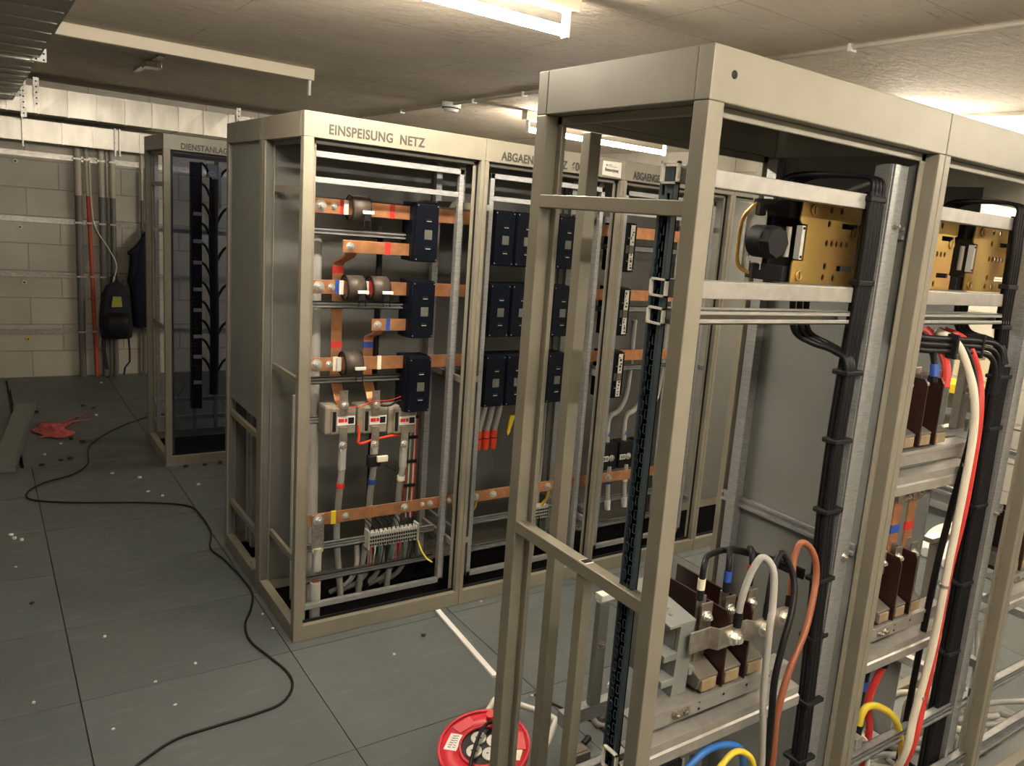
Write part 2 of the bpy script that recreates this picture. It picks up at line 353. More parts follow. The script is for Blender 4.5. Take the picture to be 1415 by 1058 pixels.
# ------------------------------------------------------------------ ventilation ducts
def duct(label, x0, x1, y0, y1, z0, z1, seams, ax, loc, m='duct'):
    t = thing('air_duct', label, 'duct', loc, 'galvanised air ducts')
    b = MB(); cuts = [x0]+[q for q in seams if x0 < q < x1]+[x1] if ax == 'x' else [y0]+[q for q in seams if y0 < q < y1]+[y1]
    for a, c in zip(cuts, cuts[1:]):
        j = lambda: R.uniform(-.004, .004)
        if ax == 'x': b.hexa([(a, y0+j(), z0), (c, y0+j(), z0), (c, y1, z0), (a, y1, z0), (a, y0+j(), z1), (c, y0+j(), z1), (c, y1, z1), (a, y1, z1)])
        else: b.hexa([(x0, a, z0+j()), (x1, a, z0+j()), (x1, c, z0+j()), (x0, c, z0+j()), (x0, a, z1), (x1, a, z1), (x1, c, z1), (x0, c, z1)])
    tag(b.build('duct_body', m, t))
    for q in cuts[1:-1]:
        if ax == 'x': MB().box(q-.004, q+.004, y0-.011, y1, z0-.006, z1+.004).build('seam', m, t)
        else: MB().box(x0, x1-.012, q-.004, q+.004, z0-.007, z1).build('seam', m, t)
    return t
def hanger(x, y, z0, z1, t):
    MB().box(x-.02, x+.02, y-.012, y-.007, z0, z1).build('perforated_strap', 'zinc', t)
    m = MB()
    for k in range(int((z1-z0)/.045)): m.cyl((x, y-.0135, z0+.03+k*.045), (x, y-.011, z0+.03+k*.045), .007, 8)
    m.build('strap_holes', 'black', t)
up_ = duct('upper galvanised air duct along the back wall under the ceiling', -1.9, 2.6, 5.24, 5.72, 2.375, 2.59, [-1.6+k*.212 for k in range(19)], 'x', (.3, 5.48, 2.375))
for x in (-.64, -.55, 1.03): hanger(x, 5.232, 2.33 if x < -.6 else 2.42, 2.66, up_)
lo = duct('lower galvanised air duct along the back wall below the other one', -1.9, .345, 5.55, 5.84, 2.155, 2.335, [-1.5, -1.2, -.9, -.35, -.12, .25], 'x', (-.7, 5.7, 2.155))
for x in (-.64, .05, .085): MB().box(x-.008, x+.008, 5.53, 5.55, 2.10, 2.35).build('flange', 'zinc', lo, .003)
lf = duct('wide air duct overhead at the upper left corner running to the back', -2.1, -.71, -.9, 5.2, 2.455, 2.68, [-.7+k*.29 for k in range(20)], 'y', (-1.4, 2, 2.455), 'ductdark')
for y in (2.02, 4.5):
    MB().box(-2.12, -.69, y-.014, y+.014, 2.435, 2.455).build('flange', 'zinc', lf)
    MB().prism([(-.745, 2.435), (-.68, 2.435), (-.68, 2.50), (-.71, 2.50)], 'y', y-.04, y-.032).build('corner_plate', 'white', lf)
    m = MB()
    for dx, dz in ((-.725, 2.445), (-.692, 2.445), (-.692, 2.475)): m.cyl((dx, y-.043, dz), (dx, y-.039, dz), .005, 8)
    m.build('corner_bolt', 'black', lf)
# ------------------------------------------------------------------ pipes on the back wall
def pipe(label, x, r, zt, xb=None, zb=0.0, col='pipegrey'):
    xb = x if xb is None else xb; y = YB-.03-r; f = (zt-1.72)/(zt-zb); xm = x+(xb-x)*f
    t = thing('wall_pipe', label, 'pipe', (xb, y, zb), 'pipes down the back wall')
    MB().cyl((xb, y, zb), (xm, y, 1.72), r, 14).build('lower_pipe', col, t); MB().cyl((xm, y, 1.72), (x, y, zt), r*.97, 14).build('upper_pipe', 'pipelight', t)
    if r > .015:
        for z in (1.47, .968, .44, 2.05):
            xx = x+(xb-x)*(zt-z)/(zt-zb); MB().box(xx-r-.006, xx+r+.006, y-r-.003, YB, z-.008, z+.008).build('pipe_clamp', 'zinc', t)
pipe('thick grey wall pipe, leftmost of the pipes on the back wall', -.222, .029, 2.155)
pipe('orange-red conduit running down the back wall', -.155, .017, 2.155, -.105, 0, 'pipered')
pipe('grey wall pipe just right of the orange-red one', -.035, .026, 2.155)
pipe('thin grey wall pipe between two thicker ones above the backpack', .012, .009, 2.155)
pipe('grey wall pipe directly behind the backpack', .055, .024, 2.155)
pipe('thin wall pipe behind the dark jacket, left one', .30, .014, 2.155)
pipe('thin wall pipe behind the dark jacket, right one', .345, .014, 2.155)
cable('wall_cable', 'thin white cable drooping beside the backpack on the back wall', [(-.13, 5.80, 2.05), (-.12, 5.79, 1.6), (-.09, 5.76, 1.42), (.0, 5.72, 1.25), (.06, 5.70, 1.10), (.03, 5.68, .95), (-.02, 5.66, .75), (-.07, 5.67, .5), (-.09, 5.75, .3)], .005, 'whitecable')
# backpack
t = thing('backpack', 'dark backpack with a yellow-green patch hanging on the back wall', 'backpack', (.04, 5.70, .40))
def blob(rings, n=22):   # rings: (z, cx, cy, rx, ry, power)
    m = MB(); vs = []
    for z, cx, cy, rx, ry, pw in rings:
        for k in range(n):
            a = 2*PI*k/n; ca, sa = math.cos(a), math.sin(a)
            vs.append((cx+rx*math.copysign(abs(ca)**pw, ca), cy+ry*math.copysign(abs(sa)**pw, sa), z))
    L = len(rings)
    m.add(vs, [(i*n+k, i*n+(k+1)%n, (i+1)*n+(k+1)%n, (i+1)*n+k) for i in range(L-1) for k in range(n)]+[list(range(n))[::-1], list(range((L-1)*n, L*n))], True)
    return m
blob([(.395, .045, 5.68, .10, .06, .7), (.41, .045, 5.67, .128, .085, .6), (.55, .045, 5.665, .138, .10, .6), (.70, .045, 5.67, .128, .10, .65), (.82, .045, 5.68, .11, .085, .75), (.90, .045, 5.69, .075, .06, .9), (.94, .045, 5.70, .03, .03, 1)]).build('bag', 'pack', t)
blob([(.42, .045, 5.60, .09, .035, .7), (.45, .045, 5.585, .105, .05, .6), (.58, .045, 5.58, .105, .05, .6), (.66, .045, 5.60, .09, .03, .7)]).build('front_pocket', 'black', t)
MB().hexa([(-.005, 5.552, .71), (.085, 5.552, .715), (.085, 5.60, .715), (-.005, 5.60, .71), (.01, 5.572, .81), (.08, 5.572, .81), (.08, 5.62, .81), (.01, 5.62, .81)]).build('patch', 'packyellow', t, .004)
MB().tube([(.02, 5.72, .92), (.03, 5.74, .99), (.06, 5.74, .99), (.07, 5.72, .92)], .008).build('hang_loop', 'pack', t)
MB().strip([(-.06, 5.62, .44), (-.065, 5.63, .30), (-.05, 5.64, .14), (-.04, 5.65, .10)], .03, .004, (1, 0, 0)).build('shoulder_strap', 'pack', t)
MB().strip([(.14, 5.63, .44), (.15, 5.64, .28), (.15, 5.64, .17), (.11, 5.65, .11), (.10, 5.65, .04)], .016, .004, (1, 0, 0)).build('shoulder_strap', 'pack', t)
# jacket
t = thing('jacket', 'dark navy jacket hanging on the back wall left of the far cabinet', 'jacket', (.30, 5.70, .50))
blob([(.50, .31, 5.72, .105, .05, .8), (.52, .305, 5.71, .12, .07, .8), (.75, .30, 5.70, .12, .08, .85), (.93, .29, 5.70, .125, .085, .85), (1.05, .30, 5.70, .11, .08, .85), (1.2, .31, 5.70, .105, .075, .9), (1.30, .32, 5.71, .085, .065, .9), (1.40, .335, 5.73, .05, .045, 1), (1.45, .345, 5.75, .02, .02, 1)]).build('jacket_body', 'jersey', t)
blob([(.88, .20, 5.70, .03, .03, 1), (.95, .195, 5.70, .045, .045, 1), (1.10, .215, 5.69, .05, .05, 1), (1.24, .235, 5.70, .06, .05, 1), (1.32, .29, 5.71, .05, .04, 1)], 14).build('sleeve', 'jersey', t)
blob([(1.20, .185, 5.68, .03, .02, 1), (1.23, .19, 5.68, .04, .03, 1), (1.30, .27, 5.69, .04, .03, 1)], 12).build('hood', 'jersey', t)
# ------------------------------------------------------------------ cabinets
def frame(t, x0, y0, W, D, H=2.2, wl=.02, wr=.02, end=False, back='panel', gasket=True, lip=.02, plinth=.07, base='roofshade', front=True):
    x1, y1 = x0+W, y0+D; d = .04; hb = H-.096; e = .0006
    a, c = x0+e, x1-e
    hd = MB().box(a, c, y0, y0+d, hb, H).box(a+wl, c-wr, y0+d-.006, y0+d, hb-lip, hb).build('header', 'paint', t, .0025)
    MB().box(a, c, y1-d, y1, hb, H).box(a+wl, c-wr, y1-d, y1-d+.006, hb-lip, hb).build('rear_header', 'paint', t, .0025)
    if end: MB().box(a, x0+d, y0+d, y1-d, hb, H).box(x0+d-.006, x0+d, y0+d, y1-d, hb-lip, hb).build('side_header', 'paint', t, .0025)
    MB().box(a+.004, c-.004, y0+.004, y1-.004, H-.004, H+.0002).build('roof_panel', 'roofshade', t)
    MB().box(a, c, y0, y0+d, 0, plinth).build('plinth', 'paint', t, .0025)
    MB().box(a, c, y1-d, y1, 0, plinth).build('rear_plinth', 'paint', t, .0025)
    if end: MB().box(a, x0+d, y0+d, y1-d, 0, plinth).build('side_plinth', 'paint', t, .0025)
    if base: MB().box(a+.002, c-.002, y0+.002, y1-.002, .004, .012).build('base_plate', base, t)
    for sx in (0, 1):
        for sy in (0, 1):
            w = wl if sx == 0 else wr
            xa = a if sx == 0 else c-w; ya = y0 if sy == 0 else y1-d
            m = MB().box(xa, xa+w, ya, ya+d, plinth, hb)
            fx = xa+w if sx == 0 else xa-lip
            fy = ya+d-.006 if sy == 0 else ya
            m.box(fx, fx+lip, fy, fy+.006, plinth, hb)
            if end and sx == 0:
                gy = ya+d if sy == 0 else ya-lip
                m.box(x0+d-.006, x0+d, gy, gy+lip, plinth, hb)
            m.build('post', 'paint', t, .0025)
    if gasket:
        g0, g1 = a+wl+lip*.0, c-wr
        MB().box(g0, g0+.006, y0+d-.014, y0+d-.007, plinth, hb).box(g1-.006, g1, y0+d-.014, y0+d-.007, plinth, hb).box(g0, g1, y0+d-.014, y0+d-.007, hb-.008, hb).box(g0, g1, y0+d-.014, y0+d-.007, plinth, plinth+.012).build('door_gasket', 'gasket', t)
    if back == 'panel': MB().box(a+.006, c-.006, y1-d-.006, y1-d-.001, plinth, hb).build('back_panel', 'panel_back', t)
    return hd
W = .789; D1 = .5639; D2 = .6302
def cprof(m, x0, x1, y0, z0, hgt=.03, dep=.025, y=None):   # aluminium channel along X, open side to the front
    m.box(x0, x1, y0+dep-.004, y0+dep, z0, z0+hgt).box(x0, x1, y0, y0+dep, z0+hgt-.004, z0+hgt).box(x0, x1, y0, y0+dep, z0, z0+.004)
    return m.box(x0, x1, y0, y0+.004, z0+hgt-.011, z0+hgt).box(x0, x1, y0, y0+.004, z0, z0+.011)
heads = []
info = ['tall grey cabinet lettered EINSPEISUNG NETZ, at the left end of the middle row', 'cabinet lettered ABGAENGE NETZ 600, second in the middle row', 'cabinet with the white card, third from the left in the middle row', 'fourth cabinet of the middle row, mostly behind the near row']
mid = []
for i in range(4):
    x0 = i*W
    t = thing('switchgear_cabinet', info[i], 'cabinet', (x0+W/2, D1/2, 0), 'front cabinets of the middle row'); mid.append(t)
    heads.append(frame(t, x0, 0, W, D1, wl=.04 if i == 0 else .02, end=(i == 0)))
    if i < 3:
        xa, xb = x0+(.043 if i == 0 else .066), x0+.722
        MB().box(xa, xa+.022, .06, .082, .11, 2.06).box(xb-.022, xb, .06, .082, .11, 2.06).box(xa, xb, .06, .082, 2.036, 2.06).box(xa, xb, .06, .082, .11, .134).box(xa+.022, xb-.022, .064, .08, 1.938, 1.960).build('mounting_frame', 'alu', t, .0015)
        for xx in ((x0+.735,) if i else (x0+.042, x0+.735)):
            for yy in ((.13, .36) if xx > x0+.1 else (.13,)):
                m = MB().box(xx, xx+.006, yy, yy+.03, .09, 2.09).box(xx+.006, xx+.03, yy, yy+.005, .09, 2.09).box(xx+.006, xx+.03, yy+.025, yy+.03, .09, 2.09); m.build('upright', 'alu', t)
        for zz in (1.89, 1.10, .30): [MB().box(x0+k, x0+k+.015, .04, D1-.05, zz, zz+.028).build('depth_rail', 'paint' if i == 0 else 'alu', t) for k in (.04, W-.04)]
        for zz in (.315, .165): cprof(MB(), x0+.06, x0+.74, .20, zz).build('mounting_rail', 'alu', t)
        if i == 0:
            for zz in (1.73, 1.42, 1.09): cprof(MB(), x0+.06, x0+.60, .19, zz).build('mounting_rail', 'alu', t)
            cprof(MB(), x0+.06, x0+.15, .19, .915).build('mounting_rail', 'alu', t)
        else:
            for zz in (1.75, 1.42, 1.09): cprof(MB(), x0+.06, x0+.74, .19, zz).build('mounting_rail', 'alu', t)
# lettering on the headers
text('EINSPEISUNG  NETZ', .052, FRONT(-.0008, .094, 2.124), 'lettering', 'letter', heads[0], .80, .0015, 1.08)
text('ABGAENGE  NETZ  600', .052, FRONT(-.0008, .868, 2.118), 'lettering', 'letter', heads[1], .80, .0015, 1.05)
text('ABGAENGE', .052, FRONT(-.0008, 1.632, 2.116), 'lettering', 'letter', heads[2], .66, .0015, 1.0)
t = thing('card', 'white paper card with Entsorgung printed on it, stuck on the middle row header', 'card', (1.492, -.002, 2.11))
MB().hexa([(1.435, -.0025, 2.116), (1.551, -.0025, 2.112), (1.551, -.0008, 2.112), (1.435, -.0008, 2.116), (1.434, -.0025, 2.183), (1.549, -.0025, 2.185), (1.549, -.0008, 2.185), (1.434, -.0008, 2.183)]).build('paper', 'card', t)
text('Entsorgung', .022, FRONT(-.0032, 1.448, 2.136), 'printed_word', 'letter', t, .85, .0004)
MB().cyl((1.457, -.0026, 2.164), (1.457, -.0034, 2.164), .005, 8).box(1.466, 1.49, -.0032, -.0026, 2.165, 2.168).box(1.466, 1.52, -.0032, -.0026, 2.158, 2.160).build('printed_mark', 'basegrey', t)
# rear cabinets behind the middle row
for i in range(4):
    x0 = i*W
    t = thing('rear_cabinet', ['closed grey rear cabinet with an open grille, backing the left end of the middle row'][0] if i == 0 else 'rear cabinet behind the %s middle row cabinet' % ['', 'second', 'third', 'fourth'][i], 'cabinet', (x0+W/2, D1+D2/2, 0), 'rear cabinets of the middle row')
    frame(t, x0, D1+.0012, W, D2-.0012, wl=.04 if i == 0 else .02, end=(i == 0), gasket=False)
    MB().box(x0+.042, x0+W-.03, D1+.044, D1+.048, .07, 2.1).build('front_panel', 'panel', t)
    if i == 0:
        MB().box(.014, .018, D1+.041, D1+D2-.041, .83, 2.104).build('end_panel', 'panel', t)
        for zz in (.735, .248): MB().box(.012, .03, D1+.04, D1+D2-.04, zz, zz+.028).build('end_rail', 'paint', t)
        for yy in (.90, .98): MB().box(.06, .085, yy, yy+.03, .08, 2.09).build('upright', 'alu', t)
        MB().hexa([(-.006, .59, .10), (-.002, .63, .10), (.016, .63, .10), (.012, .59, .10), (-.022, .59, .145), (-.018, .63, .145), (.010, .63, .145), (.006, .59, .145)]).build('latch_block', 'paint', t, .002)
# far cabinet
t = thing('switchgear_cabinet', 'far cabinet lettered DIENSTANLAGE with a smoked pane, near the back wall', 'cabinet', (.36, 3.03, 0))
hd = frame(t, -.036, 2.67, W, .72, wl=.04, end=True, back=None)
text('DIENSTANLAGE', .052, FRONT(2.6692, .064, 2.115), 'lettering', 'letter', hd, .78, .0015, 1.06)
MB().box(.012, .72, 2.693, 2.697, .075, 2.10).build('smoked_pane', 'smoked', t)
for zz in (1.55, .30, .16): MB().box(0, .72, 3.30, 3.325, zz, zz+.03).build('mounting_rail', 'alu', t)
for xx in (.01, .40): MB().box(xx, xx+.025, 3.28, 3.30, .08, 2.09).build('upright', 'alu', t)
[MB().box(.0, .012, 2.72, 3.33, k, k+.03).build('depth_rail', 'paint', t) for k in (1.87, .9)]
MB().box(.005, .02, 2.74, 2.77, .09, 2.09).build('upright', 'alu', t)
t = thing('terminal_column', 'black upright column of terminals with white clips inside the far cabinet', 'terminal strip', (.205, 2.9, .30))
MB().box(.172, .238, 2.9, 2.97, .34, 2.05).build('column', 'breaker', t, .003); MB().box(.195, .215, 2.98, 3.0, .16, .36).build('foot', 'alu', t)
m = MB()
for k in range(60): m.box(.168, .205, 2.893, 2.9, .40+k*.027, .412+k*.027)
m.build('terminal_row', 'black', t)
for k in range(8): MB().box(.18, .232, 2.885, 2.893, .52+k*.165+(.02 if k % 2 else 0), .545+k*.165+(.02 if k % 2 else 0)).build('clip', 'scrap', t, .002)
t = thing('wire_harness', 'dark branching wire bundle beside the terminal column in the far cabinet', 'wire bundle', (.33, 3.0, .4))
MB().tube([(.335, 3.0, 1.95), (.33, 3.0, 1.5), (.34, 3.0, 1.0), (.335, 3.0, .42)], .03, 12).build('trunk', 'blackcable', t)
for k in range(11):
    z = .6+k*.135
    MB().tube([(.235, 2.95, z+.10), (.27, 2.96, z+.08), (.31, 2.98, z), (.33, 3.0, z-.10)], .009, 6, 4).build('branch', 'blackcable', t)
    if k % 2 == 0: MB().tube([(.345, 3.0, z-.05), (.40, 3.0, z+.06), (.48, 3.0, z+.10)], .009, 6, 4).build('branch', 'blackcable', t)
t = thing('socket_outlet', 'small white round socket at the top inside the far cabinet', 'socket', (.31, 2.96, 1.98))
MB().cyl((.31, 2.95, 1.985), (.31, 2.965, 1.985), .022, 16).build('face', 'white', t); MB().box(.285, .35, 2.965, 3.0, 1.96, 2.05).build('bracket', 'palegrey', t); MB().box(.36, .38, 2.99, 3.0, 1.75, 2.03).build('rail', 'palegrey', t)
m = MB()
for dx in (-.007, .007): m.cyl((.31+dx, 2.949, 1.985), (.31+dx, 2.951, 1.985), .003, 8)
m.build('hole', 'black', t)
for k in range(4):
    cable('loose_wire', 'thin pale loose wire curling from the terminal column in the far cabinet', [(.17, 2.93, .62-k*.02), (.12-k*.015, 2.92, .50-k*.03), (.08-k*.012, 2.91, .44-k*.02), (.06-k*.015, 2.9, .46-k*.01)], .003, 'greycable', 'loose pale wires in the far cabinet')
# ------------------------------------------------------------------ equipment of the middle row
TAPE = {'r': 'red', 'b': 'blue', 'w': 'whitetape', 'y': 'yellow'}
def busbar(label, pts, w, th, wdir, loc, tapes=(), bolts=(), group=None, m='copper'):
    t = thing('busbar', label, 'busbar', loc, group)
    bar = MB().strip(pts, w, th, wdir).build('bar', m, t, .001)
    for lo_, hi_, c_ in tapes: MB().box(lo_[0], hi_[0], lo_[1], hi_[1], lo_[2], hi_[2]).build('phase_tape', TAPE[c_], t)
    for p, n_, r_ in bolts: MB().bolt(p, n_, r_, r_*.9).build('bolt', 'boltzinc', t)
    return t
FN = (0, -1, 0)
BY = .165
def htape(x, z, c_, w=.022, h=.062): return ((x, BY-.0062, z-h/2), (x+w, BY+.0062, z+h/2), c_)
zs = (1.85, 1.515, 1.183)
busbar('top copper busbar with red tape in the EINSPEISUNG NETZ cabinet', [(.088, BY, zs[0]), (2.33, BY, zs[0])], .06, .01, (0, 0, 1), (.09, BY, zs[0]), [htape(.205, zs[0], 'r', .028), htape(.425, zs[0], 'r')], [((.125, BY-.005, zs[0]), FN, .016), ((.178, BY-.005, zs[0]), FN, .010)], 'main copper busbars')
busbar('middle copper busbar with blue tape in the EINSPEISUNG NETZ cabinet', [(.088, BY, zs[1]), (2.33, BY, zs[1])], .058, .01, (0, 0, 1), (.09, BY, zs[1]), [htape(.195, zs[1], 'b', .028, .0605), htape(.345, zs[1], 'r', .012, .0605)], [((.125, BY-.005, zs[1]), FN, .016), ((.178, BY-.005, zs[1]), FN, .010)], 'main copper busbars')
busbar('lowest copper busbar with cream tape in the EINSPEISUNG NETZ cabinet', [(.088, BY, zs[2]), (2.33, BY, zs[2])], .058, .01, (0, 0, 1), (.09, BY, zs[2]), [htape(.195, zs[2], 'w', .022, .0605), htape(.395, zs[2], 'w', .018, .0605)], [((.125, BY-.005, zs[2]), FN, .016), ((.178, BY-.005, zs[2]), FN, .010)], 'main copper busbars')
busbar('bent copper branch bar with red tape, upper one in the first middle cabinet', [(.52, .155, 1.69), (.22, .155, 1.69)], .052, .008, (0, 0, 1), (.22, .155, 1.69), [((.405, .1492, 1.663), (.43, .1608, 1.717), 'r')], [((.25, .151, 1.69), FN, .012)], 'copper branch bars')
busbar('short copper branch bar with blue tape below the middle busbar', [(.52, .155, 1.355), (.36, .155, 1.355)], .052, .008, (0, 0, 1), (.36, .155, 1.355), [((.425, .1492, 1.328), (.442, .1608, 1.382), 'b')], [((.385, .151, 1.355), FN, .012)], 'copper branch bars')
busbar('long upright copper strip with red tape dropping to the left arrester', [(.262, .165, 1.665), (.262, .19, 1.645), (.246, .262, 1.615), (.243, .268, 1.60), (.245, .268, 1.1), (.245, .20, 1.01), (.245, .166, .998), (.245, .16, .965)], .048, .007, (1, 0, 0), (.245, .2, 1.3), [((.2185, .2642, 1.566), (.2675, .2718, 1.594), 'r'), ((.2205, .2642, 1.235), (.2695, .2718, 1.262), 'r')], [], 'upright copper strips')
busbar('upright copper strip with blue tape dropping to the middle arrester', [(.398, .165, 1.33), (.398, .19, 1.31), (.394, .262, 1.285), (.392, .268, 1.27), (.392, .268, 1.1), (.392, .20, 1.01), (.392, .166, .998), (.392, .16, .965)], .045, .007, (1, 0, 0), (.392, .2, 1.1), [((.3685, .2642, 1.232), (.4155, .2718, 1.26), 'b')], [], 'upright copper strips')
# current transformers
def ct(x, z, label):
    t = thing('current_transformer', label, 'current transformer', (x, BY, z), 'ring current transformers')
    MB().ring((x-.036, BY, z), (x+.036, BY, z), .053, .034, 30).build('ring_core', 'ctbrown', t)
    MB().ring((x-.040, BY, z), (x-.036, BY, z), .054, .05, 30).build('rim', 'black', t); MB().ring((x+.036, BY, z), (x+.040, BY, z), .054, .05, 30).build('rim', 'black', t)
    MB().box(x-.068, x-.048, BY-.02, BY-.012, z-.03, z+.03).build('clamp', 'palegrey', t, .002)
    MB().box(x-.002, x+.046, BY-.066, BY-.054, z-.02, z-.006).build('terminal_cover', 'white', t, .002)
    MB().box(x+.006, x+.03, BY-.064, BY-.052, z-.05, z-.02).build('terminal', 'black', t, .002)
    MB().tube([(x+.006, BY-.06, z-.03), (x+.004, BY-.06, z-.075)], .002, 6).tube([(x+.032, BY-.06, z-.03), (x+.034, BY-.06, z-.075)], .002, 6).build('wire', 'black', t)
ct(.285, zs[0], 'brown ring transformer on the top busbar in the EINSPEISUNG NETZ cabinet')
ct(.275, zs[1], 'left of the two brown ring transformers on the middle busbar')
ct(.385, zs[1], 'right of the two brown ring transformers on the middle busbar')
ct(.275, zs[2], 'brown ring transformer on the lowest busbar with one cream terminal')
# breakers
def make_breaker():
    t = thing('circuit_breaker', 'x', 'circuit breaker')
    MB().prism([(.012, .016), (0, .028), (0, .135), (.118, .135), (.118, .028), (.106, .016)], 'z', 0, .258).build('body', 'breaker', t, .002)
    MB().box(.006, .112, 0, .016, .004, .254).build('cover', 'breaker', t, .003)
    MB().box(.046, .082, -.002, 0, .10, .142).build('window', 'window', t, .001)
    MB().box(.05, .078, -.003, -.0002, .178, .19).build('button', 'black', t); MB().box(.053, .076, -.0036, -.003, .178, .181).build('button_edge', 'palegrey', t)
    MB().box(.05, .078, -.003, -.0002, .058, .07).build('button', 'black', t); MB().box(.053, .076, -.0036, -.003, .058, .061).build('button_edge', 'palegrey', t)
    m = MB()
    for a in (.012, .106):
        for c_ in (.012, .246): m.cyl((a, -.001, c_), (a, .001, c_), .003, 8)
    m.build('screw', 'zinc', t)
    return t
proto = make_breaker(); first = True
rows = ('top', 'middle', 'bottom'); zb = (1.642, 1.30, .955)
def put(x, z, label, group):
    global first
    o = proto if first else dup(proto)
    first = False
    o.location = (x, .10, z); o['label'] = label; o['group'] = group
    return o
for k in range(3): put(.517, zb[k], '%s dark circuit breaker in the EINSPEISUNG NETZ cabinet' % rows[k], 'breakers of the first middle cabinet')
cols = ('leftmost', 'second from left', 'third from left', 'rightmost')
for k in range(3):
    for j in range(4): put(.912+j*.1205, zb[k], '%s dark breaker in the %s row of the ABGAENGE NETZ 600 cabinet' % (cols[j], rows[k]), 'breakers of the second middle cabinet')
for k in range(3):
    o = put(1.664, zb[k], '%s dark breaker with a marked paper strip in the third middle cabinet' % rows[k], 'breakers of the third middle cabinet')
    l = o.location
    MB().box(l.x+.066, l.x+.094, l.y-.006, l.y-.004, l.z+.012, l.z+.248).build('paper_strip', 'card', o)
    m = MB()
    for q in range(13):
        a = l.x+.068+R.random()*.012; zq = l.z+.02+q*.017
        if abs(q-6) < 2: continue
        m.box(a, a+.004+R.random()*.01, l.y-.0068, l.y-.006, zq, zq+.004+R.random()*.012)
    m.build('pen_marks', 'letter', o)
    MB().box(l.x+.066, l.x+.094, l.y-.0072, l.y-.006, l.z+.10, l.z+.142).build('strip_window', 'basegrey', o)
# arresters
for k, (x, z) in enumerate(((.245, .925), (.392, .918), (.535, .905))):
    nm = ('left', 'middle', 'right')[k]
    t = thing('surge_arrester', '%s grey block arrester with metal straps in the first middle cabinet' % nm, 'arrester', (x, .2, z-.07), 'surge arresters')
    MB().box(x-.075, x+.02, .17, .27, z-.065, z+.07).build('housing', 'arrester', t, .012)
    MB().box(x-.05, x+.06, .158, .17, z-.06, z+.062).build('front_plate', 'arrester', t, .008)
    MB().box(x-.045, x-.03, .155, .158, z-.045, z+.045).build('black_label', 'black', t)
    MB().box(x-.024, x+.055, .155, .158, z-.018, z+.022).build('label', 'white', t)
    MB().box(x-.02, x+.005, .1535, .155, z-.004, z+.012).box(x+.008, x+.02, .1535, .155, z-.004, z+.012).build('label_print', 'red', t)
    MB().box(x+.024, x+.05, .1535, .155, z-.012, z+.016).build('label_box', 'black', t)
    MB().strip([(x, .152, z+.025), (x, .150, z+.085), (x, .152, z+.09+.05 if k < 2 else z+.10)], .036, .004, (1, 0, 0)).build('upper_strap', 'tin', t, .001)
    MB().strip([(x, .165, z-.022), (x, .145, z-.026), (x, .143, z-.13)], .036, .004, (1, 0, 0)).build('lower_strap', 'tin', t, .001)
    if k < 2: MB().bolt((x+.005, .15, z+.075), FN, .012).build('bolt', 'boltzinc', t)
    MB().bolt((x-.003, .141, z-.105), FN, .012).build('bolt', 'boltzinc', t)
    zt = z-.12
    pts = [(x, .15, zt), (x+.002, .155, zt-.1), (x+.004, .172, .625), (x+.006, .19, .55), (x+.02, .24, .35), (x+.05 if k == 0 else x, .26, .10), (x+.06 if k == 0 else x, .27, .014)]
    c_ = thing('power_cable', 'grey power cable with %s tape hanging below the %s arrester' % (('red', 'blue', 'cream')[k], nm), 'cable', (x, .2, .02), 'arrester cables')
    MB().tube(pts, .0145, 12).build('sheath', 'greycable', c_); MB().tube(pts[:2], .0175, 12, 1).build('sleeve', 'greycable', c_)
    MB().box(x-.014, x+.014, .138, .15, zt-.03, zt+.02).build('lug', 'tin', c_, .003)
    q = Vector(pts[2])
    MB().cyl(q+Vector((0, 0, -.012)), q+Vector((0, 0, .012)), .0185, 14).build('phase_tape', TAPE['rbw'[k]], c_)
t = thing('small_relay', 'black block with a cream tag under the middle arrester', 'relay', (.39, .13, .72))
MB().box(.352, .408, .105, .14, .715, .765).build('block', 'black', t, .003); MB().box(.385, .435, .088, .104, .74, .768).build('tag', 'whitetape', t, .003); MB().tube([(.43, .11, .72), (.46, .10, .70), (.48, .10, .69)], .002, 6).build('wire', 'black', t)
cable('flat_cable', 'black flat cable dropping behind the arresters in the first middle cabinet', [(.455, .33, 1.78), (.455, .33, 1.2), (.44, .30, .75), (.435, .29, .45), (.44, .3, .03)], .014, 'blackcable')
cable('conduit_pipe', 'thick grey cable standing at the left inside the first middle cabinet', [(.155, .30, 1.72), (.16, .30, 1.2), (.165, .30, .7), (.17, .30, .014)], .026, 'greycable', None, 'cable', 14)
cable('conduit_pipe', 'thick grey cable behind the leftmost one in the first middle cabinet', [(.115, .38, 1.0), (.115, .38, .5), (.12, .38, .014)], .02, 'greycable', None, 'cable', 14)
t = thing('earth_cable', 'cut grey cable with a drilled lug bolted to the left of the earth bar', 'cable', (.125, .11, .1))
MB().box(.10, .155, .094, .10, .36, .53).build('lug_plate', 'tin', t, .004)
m = MB()
for dx, dz in ((.112, .45), (.142, .455), (.112, .39), (.142, .395), (.127, .425)): m.cyl((dx, .094, dz), (dx, .09, dz), .007, 10)
m.build('rivet', 'zinc', t); MB().cyl((.128, .10, .27), (.128, .10, .375), .02, 14).build('cable_stub', 'greycable', t); MB().box(.105, .152, .092, .098, .355, .37).build('yellow_tape', 'yellow', t)
MB().cyl((.128, .11, .016), (.128, .11, .21), .023, 14).build('cut_cable', 'greycable', t); MB().cyl((.128, .11, .21), (.128, .11, .214), .018, 12).build('cut_end', 'copper', t)
